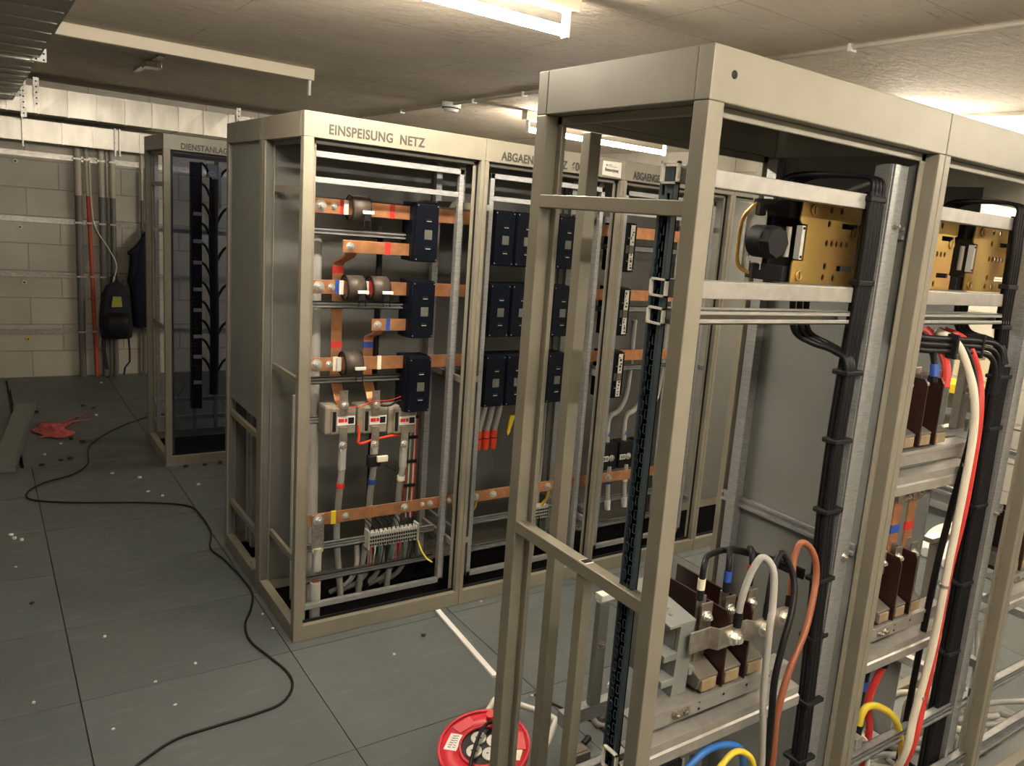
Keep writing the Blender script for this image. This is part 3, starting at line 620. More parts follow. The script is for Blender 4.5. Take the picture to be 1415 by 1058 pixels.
# earth bar
pb = thing('busbar', 'long copper earth bar low across the middle row cabinets', 'busbar', (1.2, .10, .5))
MB().box(.082, 2.34, .10, .106, .478, .533).build('bar', 'copper', pb, .001)
MB().box(.185, .207, .0985, .1072, .476, .535).build('phase_tape', 'yellow', pb)
for x, r_ in ((.128, .015), (.25, .010), (.53, .012), (.62, .008), (.66, .010), (.76, .010), (.905, .012), (1.005, .012), (1.335, .012), (1.60, .010), (1.74, .012), (2.0, .012)):
    MB().bolt((x, .10 if x > .13 else .094, .506), FN, r_, r_*1.1).build('bolt', 'boltzinc', pb)
# terminal strip
t = thing('terminal_strip', 'grey row of small terminals on the low rail of the first middle cabinet', 'terminal strip', (.51, .15, .31))
m = MB(); m2 = MB(); m3 = MB()
for k in range(20):
    x = .395+k*.0118
    m.box(x, x+.0108, .165, .205, .302, .372)
    for q in range(3): m2.box(x+.002, x+.0088, .1625, .165, .31+q*.018, .32+q*.018)
    m3.box(x+.001, x+.0098, .160, .166, .362, .378)
m.build('terminals', 'palegrey', t, .0008); m2.build('terminal_openings', 'black', t); m3.build('marker_tags', 'white', t)
MB().box(.385, .395, .16, .21, .295, .385).box(.631, .641, .16, .21, .295, .385).build('end_clamp', 'palegrey', t, .002)
for k in range(11):
    x = .40+k*.021
    w = MB().tube([(x, .162, .312), (x-.002, .155, .285), (x-.004, .16, .255), (x+.01, .2, .20)], .0026, 6, 4).build('wire', ['red', 'whitecable', 'green', 'black', 'black', 'green', 'red', 'red', 'green', 'black', 'black'][k], t)
    MB().tube([(x, .168, .372), (x-.01, .18, .41), (x-.03, .25, .44), (.43, .28, .47)], .0026, 6, 4).build('wire', 'black', t)
for k, (x, cols_) in enumerate(((.592, ('red', 'green', 'whitecable')), (.622, ('browncable', 'whitecable', 'red')))):
    t = thing('wire_harness', '%s upright bundle of thin coloured wires beside the lower breaker' % ('left' if k == 0 else 'right'), 'wire bundle', (x, .24, .38), 'thin wire bundles')
    for q, c_ in enumerate(cols_): MB().tube([(x+q*.007, .235, .96 if k else .82), (x+q*.007, .235, .6), (x+q*.007-.005, .235, .39)], .0033, 6, 3).build('wire', c_, t)
    for zz in (.90, .80, .68, .56, .45):
        if zz > .82 and not k: continue
        MB().box(x-.006, x+.022, .228, .242, zz-.008, zz+.008).build('cable_tie', 'black', t, .002)
cable('control_wire', 'orange-red control wire running beneath the arresters', [(.31, .14, .91), (.315, .14, .86), (.32, .145, .82), (.40, .17, .825), (.48, .17, .835), (.56, .18, .83)], .006, 'orangered')
cable('control_wire', 'thin red wire between the arrester straps', [(.262, .14, .995), (.31, .14, .99), (.37, .14, 1.01), (.45, .13, 1.015), (.52, .17, 1.02)], .0025, 'red')
cable('control_wire', 'dark wire with a blue end from the middle arrester to the bottom breaker', [(.41, .14, .99), (.45, .135, .99), (.49, .14, 1.005), (.53, .17, 1.0)], .005, 'black')
cable('earth_wire', 'green-yellow wire curling from the terminal strip end', [(.637, .16, .30), (.645, .14, .26), (.665, .12, .22), (.69, .10, .20)], .004, 'yellowcable')
for k in range(5):
    x = .36+k*.062
    cable('floor_cable', 'grey cable coming up through the floor of the first middle cabinet, %s' % ('leftmost', 'second from left', 'middle one', 'second from right', 'rightmost')[k], [(x, .235, .30), (x+.004, .24, .18), (x-.02, .28, .09), (x-.08, .34, .03)], .012, 'greycable', 'grey cables rising in the first middle cabinet')
# second cabinet: red sleeved cables and yellow tag
for k in range(3):
    x = .985+k*.045; nm = ('left', 'middle', 'right')[k]
    t = thing('power_cable', '%s of three grey cables ending in bright red sleeves below the breakers' % nm, 'cable', (x, .22, .7), 'red sleeved cable ends')
    MB().tube([(x, .20, .96), (x, .22, .88), (x-.006, .24, .80)], .0145, 12, 4).build('sheath', 'greycable', t)
    MB().cyl((x-.006, .24, .80), (x-.008, .24, .73), .018, 12, .019).cyl((x-.008, .24, .73), (x-.009, .24, .70), .019, 12, .015).build('red_sleeve', 'orangered', t); MB().cyl((x-.007, .24, .757), (x-.007, .24, .762), .0195, 12).build('cable_tie', 'black', t)
tag(MB().hexa([(1.12, .19, .80), (1.135, .19, .80), (1.135, .20, .80), (1.12, .20, .80), (1.13, .19, .88), (1.16, .19, .88), (1.16, .20, .88), (1.13, .20, .88)]).prism([(1.118, .80), (1.138, .80), (1.124, .775)], 'y', .19, .20).build('warning_tag', 'yellow'), 'small yellow tag hanging beside the red sleeved cables', 'tag')
cable('earth_wire', 'yellow-green wire looping under the earth bar of the second middle cabinet', [(.92, .12, .49), (.92, .13, .44), (.90, .15, .40), (.86, .17, .38)], .008, 'yellowcable')
cable('earth_wire', 'short yellow wire under the earth bar near the sixth bolt', [(1.355, .12, .49), (1.36, .14, .42), (1.35, .18, .36)], .008, 'yellowcable')
t = thing('terminal_strip', 'short terminal row on the low rail of the second middle cabinet', 'terminal strip', (1.33, .15, .3))
m = MB(); m2 = MB()
for k in range(9):
    x = 1.29+k*.0118; m.box(x, x+.0108, .165, .205, .302, .372)
    for q in range(3): m2.box(x+.002, x+.0088, .1625, .165, .31+q*.018, .32+q*.018)
m.build('terminals', 'palegrey', t, .0008); m2.build('terminal_openings', 'black', t)
for k in range(3): MB().tube([(1.30+k*.02, .162, .31), (1.30+k*.02, .16, .24), (1.31+k*.02, .2, .15)], .003, 6, 4).build('wire', ('red', 'green', 'black')[k], t)
for k in range(3): cable('power_cable', '%s grey cable standing at the right of the second middle cabinet' % ('left', 'centre', 'right')[k], [(1.33+k*.05, .33, .92), (1.335+k*.05, .33, .6), (1.31+k*.05, .30, .40), (1.30+k*.05, .3, .014)], .013, 'greycable', 'upright grey cables in the second middle cabinet')
# third cabinet: curved grey cables and fuse blocks
for k in range(3):
    nm = ('left', 'middle', 'right')[k]; x = 1.83+k*.125
    t = thing('power_cable', '%s curved grey cable going down to the fuse blocks of the third middle cabinet' % nm, 'cable', (x, .28, .6), 'curved grey cables in the third middle cabinet')
    MB().tube([(x+.21, .36, 1.35), (x+.21, .36, 1.05), (x+.19, .35, .90), (x+.13, .33, .82), (x+.05, .31, .79), (x+.01, .27, .71), (x, .24, .60)], .016, 12).build('sheath', 'greycable', t)
    MB().cyl((x+.014, .274, .71), (x+.01, .262, .685), .019, 12).build('phase_tape', 'blue', t)
    t = thing('fuse_block', '%s black fuse block with a white number tag in the third middle cabinet' % nm, 'fuse block', (x, .25, .5), 'fuse blocks in the third middle cabinet')
    MB().box(x-.05, x+.06, .22, .30, .50, .66).build('block', 'black', t, .004); MB().box(x-.045, x-.005, .215, .22, .555, .585).build('number_tag', 'white', t); MB().bolt((x+.02, .22, .57), FN, .013).build('bolt', 'boltzinc', t)
    m = MB()
    for q in range(2): m.ring((x-.033+q*.016, .2142, .575), (x-.033+q*.016, .2148, .575), .006, .003, 8); m.ring((x-.033+q*.016, .2142, .565), (x-.033+q*.016, .2148, .565), .006, .003, 8)
    m.build('number_print', 'black', t)
    t = thing('cut_cable', '%s grey cable with a white capped end below the earth bar, third middle cabinet' % nm, 'cable', (x, .22, .27), 'capped cable ends')
    MB().tube([(x+.01, .22, .52), (x+.005, .21, .42), (x-.005, .19, .33)], .013, 12, 4).build('sheath', 'greycable', t)
    MB().cyl((x-.005, .19, .33), (x-.008, .18, .275), .019, 10, .017).build('white_cap', 'white', t); MB().cyl((x+.006, .212, .435), (x+.005, .21, .42), .016, 12).build('phase_tape', 'blue' if k == 0 else 'white', t)
EXPO = 2.7
FLOORPTS = [(.40, 3.9), (.169, 4.125), (.071, 4.077), (-.201, 3.754), (-.409, 3.338), (-.469, 2.899), (-.572, 2.689), (-.733, 2.567), (-.821, 2.414), (-.804, 2.27), (-.618, 2.139), (-.265, 1.99), (-.06, 1.845), (-.025, 1.65), (-.03, 1.372), (-.08, 1.151), (-.052, .972), (-.03, .728), (-.027, .54), (-.071, .384), (-.131, .247), (-.149, .093), (-.116, -.07), (-.087, -.216), (-.1, -.326), (-.164, -.413), (-.261, -.437), (-.398, -.444), (-.528, -.455), (-.625, -.511), (-.708, -.586), (-.95, -.85), (-1.25, -1.3)]
DARK = [(-.338, 4.583), (-.275, 4.486), (-.418, 4.195), (-.605, 3.036), (-.554, 3.053), (-.718, 2.957), (-.667, 4.44), (-.877, .854), (.20, 2.62), (.30, 2.63), (.08, 2.62), (.513, -.197), (-.03, 5.744), (-.51, 3.55), (-.45, 3.45)]
LIGHT = [(-.58, 3.45), (-.69, 3.2), (-.906, 3.269), (-.281, 4.229), (-.108, 5.491), (-.22, 2.488), (.074, 2.215), (-.215, 2.196), (-.153, 2.083), (-.918, 1.297), (-.91, 1.681), (-.912, .008), (-.699, -.293), (-.377, .02), (-.04, .31), (-.035, .165), (.338, -.286), (-.496, -.238), (-.53, -.046), (-.924, 1.741), (-.881, 1.646), (-.647, .402), (.687, -.828), (.904, -.024), (-.357, 2.638), (.611, -.757)]
# ------------------------------------------------------------------ near row of cabinets
FX, FY, FW, FD = .0295, -2.1476, .7883, .5637
near = []
ninfo = ['near open cabinet at the left end of the front row, above the red cable reel', 'second cabinet of the near row, with the thick white and red cables', 'third cabinet of the near row, cut by the right edge of the picture']
for i in range(3):
    x0 = FX+i*FW
    t = thing('switchgear_cabinet', ninfo[i], 'cabinet', (x0+FW/2, FY+FD/2, 0), 'cabinets of the near row'); near.append(t)
    frame(t, x0, FY, FW, FD, wl=.04 if i == 0 else .025, wr=.025, end=(i == 0), back=None, gasket=False, base=None)
    MB().box(x0+.045, x0+FW-.03, FY+.045, FY+FD-.045, .03, .036).build('base_plate', 'panel', t)
    xr = x0+FW
    for zz, hh in ((1.96, .035), (1.742, .036)):
        MB().box(x0+.03, x0+.605, FY+.070, FY+.105, zz, zz+hh).build('breaker_rail', 'alubar', t, .002)
    cprof(MB(), x0+.03, x0+.608, FY+.068, 1.690, .031, .04).build('breaker_rail', 'alubar', t, .001)
    # upright beside the right hand post: an open aluminium profile
    MB().box(x0+.662, x0+.726, FY+.052, FY+.056, .03, 2.07).box(x0+.662, x0+.666, FY+.056, FY+.10, .03, 2.07).box(x0+.664, x0+.684, FY+.046, FY+.052, .03, 2.07).build('upright', 'alu', t, .0015)
    for zz in (1.90, 1.085): MB().box(x0+FW-.05, x0+FW-.040, FY+.05, FY+FD-.04, zz, zz+.008).box(x0+FW-.05, x0+FW-.040, FY+.05, FY+FD-.04, zz+.022, zz+.03).box(x0+FW-.041, x0+FW-.038, FY+.05, FY+FD-.04, zz, zz+.03).build('depth_rail', 'alu', t)
    MB().bolt((x0+.704, FY+.052, 1.93), FN, .007).bolt((x0+.704, FY+.052, 1.09), FN, .007).build('bolt', 'tin', t)
    if i == 0:
        MB().box(x0+FW-.033, x0+FW-.028, FY+.05, FY+FD-.05, .12, 2.1).build('partition_panel', 'panel', t)
        MB().box(x0+FW-.065, x0+FW-.035, FY+FD-.11, FY+FD-.075, .05, 2.09).build('upright', 'alu', t)
        for zz in (1.897, 1.097): MB().box(x0+.002, x0+.032, FY+.038, FY+FD-.038, zz, zz+.03).build('end_rail', 'paint', t, .002)
        MB().box(x0+.004, x0+.031, -1.915, -1.885, .07, 1.097).build('end_stile', 'paint', t, .002)
        MB().box(x0+.006, x0+.029, -1.912, -1.888, 1.127, 1.128).build('tube_end', 'scrap', t)
        MB().box(x0+.007, x0+.028, -1.908, -1.892, 1.1275, 1.129).build('tube_hole', 'black', t)
        MB().box(.163, .197, -1.62, -1.585, .07, 2.084).build('back_stile', 'paint', t, .002)
        MB().ring((.086, FY-.0008, 2.155), (.086, FY+.004, 2.155), .0075, .001, 16).build('bolt_hole', 'black', t)
        # slotted dark upright just inside the end frame
        hol = []
        for k in range(62):
            z = .07+k*.0305
            hol += [slot(-2.0495, z, .0085, .019), slot(-2.0335, z+.0152, .0085, .019)]
        plate([(-2.060, .04), (-2.022, .04), (-2.022, 1.99), (-2.060, 1.99)], hol, .003, SIDE(.046), 'slotted_upright', 'slot', t)
        MB().box(.046, .058, -2.0235, -2.0205, .04, 1.99).box(.046, .058, -2.0615, -2.0585, .04, 1.99).build('slotted_flange', 'slot', t); MB().box(.058, .061, -2.0615, -2.0205, .04, 1.99).build('slotted_back', 'roofshade', t)
        for zz, hh in ((1.957, .042), (1.742, .036), (1.688, .034), (.703, .05)):
            m = MB().box(.036, .0445, -2.078, -2.030, zz, zz+.004).box(.036, .0445, -2.078, -2.030, zz+hh-.004, zz+hh).box(.036, .0445, -2.034, -2.030, zz, zz+hh).box(.036, .0445, -2.078, -2.074, zz, zz+hh)
            m.build('rail_end', 'scrap', t)
    elif i == 1:
        MB().box(xr-.033, xr-.028, FY+.30, FY+FD-.05, .12, 2.1).build('partition_panel', 'panel', t)
    # lower rail pair carrying the fuse bases, and the floor rails
    for zz in ((.784, .703) if i == 0 else (.784, .703, 1.30, 1.225)):
        up_r = zz in (.784, 1.30)
        m = MB().prism([(FY+.062, zz+.003), (FY+.066, zz+.003), (FY+.066, zz+.038), (FY+.11, zz+.040), (FY+.11, zz+.044), (FY+.058, zz+.044), (FY+.058, zz+.034), (FY+.062, zz+.034)], 'x', x0+.04, x0+(.49 if i else .555)) if up_r else MB().prism([(FY+.048, zz), (FY+.10, zz), (FY+.10, zz+.004), (FY+.053, zz+.004), (FY+.053, zz+.022), (FY+.057, zz+.026), (FY+.057, zz+.046), (FY+.10, zz+.050), (FY+.10, zz+.054), (FY+.053, zz+.050), (FY+.053, zz+.029), (FY+.048, zz+.025)], 'x', x0+.04, x0+(.50 if i else .60))
        m.build('fuse_rail', 'alubar', t, .0006)
    MB().bolt((x0+.165, FY+.062, .806), FN, .008).bolt((x0+.195, FY+.062, .806), FN, .008).build('bolt', 'tin', t)
    m = MB()
    for xx, zz in ((.24, .815), (.24, .797), (.32, .81), (.40, .81), (.48, .81)): m.cyl((x0+xx, FY+.0612, zz), (x0+xx, FY+.063, zz), .0035, 8)
    m.build('rail_hole', 'black', t)
    cprof(MB(), x0+.03, x0+FW-.03, FY+.05, .40, .032, .03).build('floor_rail', 'alu', t, .001)
    cprof(MB(), x0+.03, x0+FW-.03, FY+.02, .19, .05, .03).build('floor_rail', 'alu', t, .001)
    cprof(MB(), x0+.03, x0+FW-.03, FY+FD-.10, .33, .045, .03).build('floor_rail', 'alu', t, .001)
    if i:
        for xx in (.12, .70): MB().box(x0+xx, x0+xx+.03, FY+.05, FY+FD-.05, .46, .49).build('depth_rail', 'alu', t)
        MB().box(x0+.04, x0+.07, FY+FD-.12, FY+FD-.09, .05, 2.08).build('upright', 'alu', t)
# withdrawable breakers between the two upper rails
def wbreaker(dx, label, dark=False):
    t = thing('withdrawable_breaker', label, 'circuit breaker', (.6+dx, -1.9, 1.78), 'breakers on brass plates')
    P = [(.492, .0), (.492, .045), (.496, .052), (.53, .052), (.53, .136), (.508, .138), (.502, .146), (.505, .192), (.738, .192), (.738, .152), (.728, .149), (.724, .146), (.728, .142), (.728, .05), (.724, .044), (.736, .040), (.736, .0)]
    holes = [circ(.545, .172, .0, 3)] if False else []
    for x, z in ((.612, .176), (.652, .176), (.61, .143), (.612, .016), (.652, .016), (.614, .043)): holes.append(circ(x, z, .0062, 12, .0085))
    for k in range(5): holes.append(circ(.609+k*.0195, .098, .0055, 12, .008))
    holes += [slot(.69, .142, .06, .013), slot(.69, .040, .06, .013)]
    plate([(x+dx, z+1.777) for x, z in P], [[(x+dx, z+1.777) for x, z in h] for h in holes], .004, FRONT(-2.0), 'mounting_plate', 'brassy', t)
    for x, z in ((.545, .172), (.52, .018), (.712, .128)):
        MB().ring((x+dx, -2.0025, 1.777+z), (x+dx, -2.006, 1.777+z), .013, .009, 18).build('dimple', 'brassy', t)
        s = MB().cyl((x+dx, -2.002, 1.777+z), (x+dx, -2.005, 1.777+z), .009, 14).build('plate_screw', 'brassy', t)
        MB().box(x+dx-.0012, x+dx+.0012, -2.0056, -2.0048, 1.777+z-.008, 1.777+z+.008).build('screw_slot', 'black', s)
    MB().prism([(-1.94, 1.80), (-1.94, 1.945), (-1.92, 1.966), (-1.875, 1.966), (-1.875, 1.777), (-1.92, 1.777)], 'x', .478+dx, .762+dx).build('breaker_body', 'charcoal', t, .003)
    MB().prism([(.462+dx, -1.91), (.482+dx, -1.985), (.53+dx, -1.988), (.53+dx, -1.88), (.47+dx, -1.88)], 'z', 1.777, 1.815).build('lower_cover', 'charcoal', t, .003)
    MB().prism([(.462+dx, -1.91), (.482+dx, -1.985), (.53+dx, -1.988), (.53+dx, -1.88), (.47+dx, -1.88)], 'z', 1.925, 1.965).build('upper_cover', 'black', t, .003)
    MB().box(.512+dx, .523+dx, -2.003, -1.985, 1.832, 1.91).build('latch_bar', 'palegrey', t, .001)
    m = MB()
    for zz in (1.838, 1.904): m.box(.514+dx, .521+dx, -2.0036, -2.003, zz-.003, zz+.003)
    m.build('latch_mark', 'black', t)
    MB().cyl((.498+dx, -1.975, 1.835), (.498+dx, -1.975, 1.905), .007, 12).build('pivot_pin', 'arrester', t)
    if not dx: k = MB().cyl((.44+dx, -1.93, 1.866), (.44+dx, -1.972, 1.866), .0375, 30).build('rotary_knob', 'charcoal', t)
    if not dx: MB().cyl((.44+dx, -1.972, 1.866), (.44+dx, -1.998, 1.866), .0385, 8, .035).build('knob_grip', 'charcoal', k, .002)
    if not dx: plate([(-1.93, 1.80), (-1.885, 1.79), (-1.868, 1.805), (-1.868, 1.925), (-1.885, 1.945), (-1.925, 1.945), (-1.93, 1.93)], [circ(-1.905, 1.90, .004), circ(-1.893, 1.892, .005), circ(-1.882, 1.865, .004, 12, .009), circ(-1.885, 1.83, .005), circ(-1.895, 1.815, .003)], .003, SIDE(.468+dx), 'side_plate', 'palegrey', t)
    if not dx: MB().tube([(.475+dx, -1.90, 1.958), (.465+dx, -1.885, 1.945), (.46+dx, -1.862, 1.915), (.46+dx, -1.857, 1.86), (.46+dx, -1.862, 1.81), (.465+dx, -1.885, 1.792), (.475+dx, -1.91, 1.787)], .005, 10, 4).build('bow_handle', 'brass', t)
    return t
wbreaker(0, 'black breaker with round knob on a brass perforated plate, in the leftmost near cabinet')
wbreaker(.452, 'breaker of the second near cabinet whose brass plate shows just right of the post')
wbreaker(.778, 'breaker of the second near cabinet on a whole brass plate, right one of two')
# cable bundles
def bundle(label, path, xs_, ys_, r, ties, loc):
    t = thing('cable_bundle', label, 'cable bundle', loc, 'black cable bundles')
    for k, (dx, dy) in enumerate(zip(xs_, ys_)):
        MB().tube([(p[0]+dx, p[1]+dy, p[2]) for p in path], r, 8, 5).build('strand', 'blackcable', t)
    for z in ties:
        for a, b_ in zip(path, path[1:]):
            if b_[2] <= z <= a[2]:
                f = (a[2]-z)/(a[2]-b_[2]); px = a[0]+(b_[0]-a[0])*f; py = a[1]+(b_[1]-a[1])*f
                w = max(xs_)+r+.002; mn = min(xs_)-r-.002; d0 = min(ys_)-r-.002; d1 = max(ys_)+r+.002
                MB().box(px+mn, px+w, py+d0, py+d1, z-.007, z+.007).build('cable_tie', 'charcoal', t, .003); break
    return t
pa = [(.658, -2.085, 2.0), (.662, -2.085, 1.83), (.657, -2.082, 1.61), (.655, -2.08, 1.40), (.66, -2.08, 1.2), (.668, -2.083, 1.05), (.68, -2.09, .73), (.682, -2.095, .5), (.683, -2.095, .04)]
b1 = bundle('flat black cable bundle running down beside the first aluminium upright of the near row', pa, [-.021, -.007, .007, .021, -.014, 0, .014], [0, 0, 0, 0, .013, .013, .013], .0075, (1.985, 1.79), (.66, -2.08, .04))
pb2 = [(p[0]-.002, p[1]-.013, p[2]) for p in pa[2:]]
pb2[0] = (.655, -2.094, 1.60)
for k in range(3):
    x = .54+k*.026
    MB().tube([(x, -1.98, 1.74), (x, -1.985, 1.69), (x+.012, -1.995, 1.655), (x+.05, -2.02, 1.635), (.62+k*.012, -2.06, 1.622), (.630+k*.0125, -2.094, 1.585), (.629+k*.0125, -2.094, 1.40), (.634+k*.0125, -2.094, 1.2), (.642+k*.0125, -2.097, 1.05), (.655+k*.0125, -2.103, .73), (.657+k*.0125, -2.108, .5), (.658+k*.0125, -2.108, .04)], .0075, 8, 5).build('strand', 'blackcable', b1)
for z, x in ((1.575, .652), (1.405, .651), (1.225, .655), (1.04, .665), (.88, .674), (.70, .68), (.53, .682)):
    MB().box(x-.035, x+.034, -2.118 if z < .8 else -2.106, -2.062, z-.006, z+.006).build('cable_tie', 'charcoal', b1, .003)
for k in range(4):
    x = .637+k*.014
    MB().tube([(.53+k*.022, -1.90, 1.965), (.53+k*.022, -1.905, 2.005), (.545+k*.022, -1.93, 2.028), (.60+k*.012, -1.99, 2.036), (x, -2.06, 2.035), (x, -2.085, 2.02), (x, -2.085, 1.99)], .0055, 8, 5).build('strand', 'blackcable', b1)
pc = [(1.36, -2.085, 2.0), (1.375, -2.085, 1.85), (1.40, -2.075, 1.70), (1.435, -2.065, 1.60), (1.44, -2.06, 1.43), (1.45, -2.06, 1.14), (1.455, -2.06, .80), (1.45, -2.06, .46), (1.45, -2.06, .04)]
b2 = bundle('thick black cable bundle beside the white and red cables in the second near cabinet', pc, [-.021, -.007, .007, .021, -.014, 0, .014], [0, 0, 0, 0, .013, .013, .013], .0075, (1.80, 1.68), (1.45, -2.06, .04))
for k in range(6):
    MB().tube([(1.405+k*.0125, -2.078, 1.56), (1.405+k*.0125, -2.078, 1.40), (1.415+k*.0125, -2.078, 1.14), (1.42+k*.0125, -2.078, .80), (1.415+k*.0125, -2.078, .46), (1.415+k*.0125, -2.078, .04)], .008, 8, 5).build('strand', 'blackcable', b2)
for z in (1.53, 1.37, 1.12, .86, .62): MB().box(1.40 if z > 1.3 else 1.408, 1.485 if z > 1.3 else 1.494, -2.09, -2.045, z-.006, z+.006).build('cable_tie', 'charcoal', b2, .003)
for k in range(4):
    x = 1.339+k*.014
    MB().tube([(1.26+k*.022, -1.90, 1.965), (1.26+k*.022, -1.905, 2.01), (1.27+k*.022, -1.93, 2.03), (1.315+k*.012, -1.99, 2.037), (x, -2.06, 2.035), (x, -2.085, 2.02), (x, -2.085, 1.99)], .0055, 8, 5).build('strand', 'blackcable', b2)
for k in range(3):
    MB().tube([(1.29+k*.026, -1.98, 1.74), (1.29+k*.026, -1.985, 1.69), (1.305+k*.026, -2.0, 1.655), (1.36+k*.02, -2.04, 1.64), (1.40+k*.0125, -2.07, 1.62), (1.412+k*.0125, -2.085, 1.57)], .0075, 8, 5).build('strand', 'blackcable', b2)
t = thing('cable_bundle', 'three black cables tied side by side, crossing the second near cabinet under the rails', 'cable bundle', (1.2, -2.05, 1.63), 'black cable bundles')
for k in range(3):
    MB().tube([(.87, -1.96, 1.71), (.90, -2.0, 1.665-k*.017), (1.0, -2.05, 1.652-k*.017), (1.12, -2.055, 1.646-k*.017), (1.28, -2.065, 1.640-k*.017), (1.37-k*.014, -2.08, 1.628-k*.017), (1.398-k*.012, -2.085, 1.58-k*.014), (1.402-k*.012, -2.085, 1.48)], .0085, 10, 6).build('strand', 'blackcable', t)
for x in (1.155, 1.30): MB().box(x-.006, x+.006, -2.078, -2.045, 1.590, 1.660).build('cable_tie', 'charcoal', t, .003)
# fuse bases and barriers
def lugplate(m, x, y, z0, z1, w=.034): return m.box(x-w/2, x+w/2, y, y+.005, z0, z1)
def fuse_group(xc, zb, names, where, bw):
    for k, x in enumerate(xc):
        t = thing('fuse_holder', '%s fuse holder %s' % (names[k], where), 'fuse holder', (x, -2.0, zb), 'fuse holders of the near row')
        MB().box(x-.030, x+.030, -2.045, -1.95, zb, zb+.05).build('foot', 'black', t, .003)
        MB().prism([(-2.078, zb+.014), (-2.085, zb+.044), (-2.035, zb+.062), (-1.98, zb+.062), (-1.98, zb+.014)], 'x', x-.031, x+.031).build('hood', 'basegrey', t, .002)
        MB().box(x-.023, x+.023, -2.088, -2.076, zb+.010, zb+.038).build('ceramic_insert', 'ceramic', t, .002)
        lugplate(MB(), x, -2.045, zb+.062, zb+.135).build('lower_clip', 'tin', t, .001)
        lugplate(MB(), x, -2.055, zb+.140, zb+.212).build('contact_lug', 'tin', t, .001)
        lugplate(MB(), x, -2.035, zb+.09, zb+.22, .028).build('rear_lug', 'tin', t, .001)
        MB().bolt((x+.002, -2.055, zb+.178), FN, .0085).build('bolt', 'boltzinc', t)
    for k, x in enumerate([(a+b_)/2 for a, b_ in zip(xc, xc[1:])]):
        t = tag(MB().prism([(-2.092, zb+.008), (-2.092, zb+.18), (-2.082, zb+.196), (-1.83, zb+.196), (-1.83, zb+.008)], 'x', x-.0025, x+.0025).build('barrier_plate', 'phenolic'), '%s dark brown barrier plate %s' % (('left', 'right')[k], bw), 'barrier plate', 'dark barrier plates')
fuse_group((.292, .369, .446), .829, ('left', 'middle', 'right'), 'behind the bolted bar in the first near cabinet', 'in the first near cabinet')
fuse_group((.97, 1.05, 1.13), 1.345, ('left', 'middle', 'right'), 'on the upper rails of the second near cabinet', 'on the upper rails of the second near cabinet')
fuse_group((.99, 1.07, 1.15), .829, ('left', 'middle', 'right'), 'on the lower rails of the second near cabinet', 'on the lower rails of the second near cabinet')
t = thing('busbar', 'tinned linking bar with three bolts across the fuse bases of the first near cabinet', 'busbar', (.3, -2.15, 1.0))
MB().strip([(.222, -2.078, .968), (.285, -2.078, .968), (.295, -2.096, .969), (.385, -2.096, .971), (.395, -2.110, .971), (.465, -2.110, .973), (.475, -2.096, .973), (.545, -2.096, .973)], .052, .005, (0, 0, 1)).build('bar', 'tin', t, .001)
for x, y, z in ((.348, -2.0985, .962), (.432, -2.1125, .971), (.517, -2.0985, .974)): MB().bolt((x, y, z), FN, .0135, .012).build('bolt', 'boltzinc', t)
t = thing('support_bracket', 'pale grey ribbed bracket standing on the rail left of the fuse bases', 'bracket', (.13, -2.05, .829))
MB().hexa([(.205, -2.055, .829), (.250, -2.055, .829), (.250, -2.045, .829), (.205, -2.045, .829), (.205, -2.062, 1.010), (.250, -2.062, 1.010), (.250, -2.050, 1.012), (.205, -2.050, 1.012)]).build('front_flange', 'bracketgrey', t, .001)
MB().box(.205, .209, -2.046, -1.88, .829, 1.015).build('web', 'bracketgrey', t); MB().hexa([(.172, -2.062, 1.006), (.252, -2.062, 1.006), (.252, -1.88, 1.034), (.172, -1.88, 1.034), (.172, -2.062, 1.013), (.252, -2.062, 1.013), (.252, -1.88, 1.041), (.172, -1.88, 1.041)]).build('top_plate', 'bracketgrey', t, .001)
for z in (.862, .925): MB().box(.165, .205, -2.06, -1.97, z, z+.018).build('stub', 'bracketgrey', t, .002); MB().box(.250, .268, -2.06, -1.97, z+.01, z+.028).build('stub', 'bracketgrey', t, .002)
m = MB()
for k in range(4): m.box(.20+.012*(k % 2), .208+.012*(k % 2), -2.03+k*.022, -2.02+k*.022, 1.0185+k*.0033, 1.0195+k*.0033)
m.build('vent_slit', 'basegrey', t)
t = thing('rear_bracket', 'pale bracket at the back of the first near cabinet, left of the slotted upright', 'bracket', (.30, -1.70, .5))
MB().box(.255, .33, -1.72, -1.69, .90, .918).build('arm', 'scrap', t, .002); MB().box(.25, .285, -1.72, -1.70, .60, .90).build('plate', 'bracketgrey', t, .003); MB().bolt((.265, -1.72, .78), FN, .009).build('bolt', 'tin', t)
MB().box(.166, .34, -1.72, -1.69, .56, .60).build('foot_rail', 'alu', t)
# copper strips between the two fuse groups of the second cabinet
for k, (x, c_) in enumerate(((1.065, 'b'), (1.14, 'r'))):
    t = thing('busbar', 'upright copper strip with %s tape between the fuse groups of the second near cabinet' % ('blue' if k == 0 else 'red'), 'busbar', (x, -2.03, .9), 'copper strips of the second near cabinet')
    MB().strip([(x, -2.03, 1.20), (x, -2.03, .95)], .04, .006, (1, 0, 0)).build('bar', 'copper', t, .001)
    MB().box(x-.0205, x+.0205, -2.0338, -2.0262, 1.075, 1.10).build('phase_tape', TAPE[c_], t)
    MB().box(x-.024, x+.024, -2.045, -2.033, 1.17, 1.21).build('clamp', 'tin', t, .003); MB().bolt((x+.012, -2.045, 1.19), FN, .008).build('bolt', 'boltzinc', t)
tag(MB().box(.99, 1.03, -2.0, -1.97, .87, 1.20).build('support_post', 'palegrey'), 'grey post left of the copper strips in the second near cabinet', 'post')
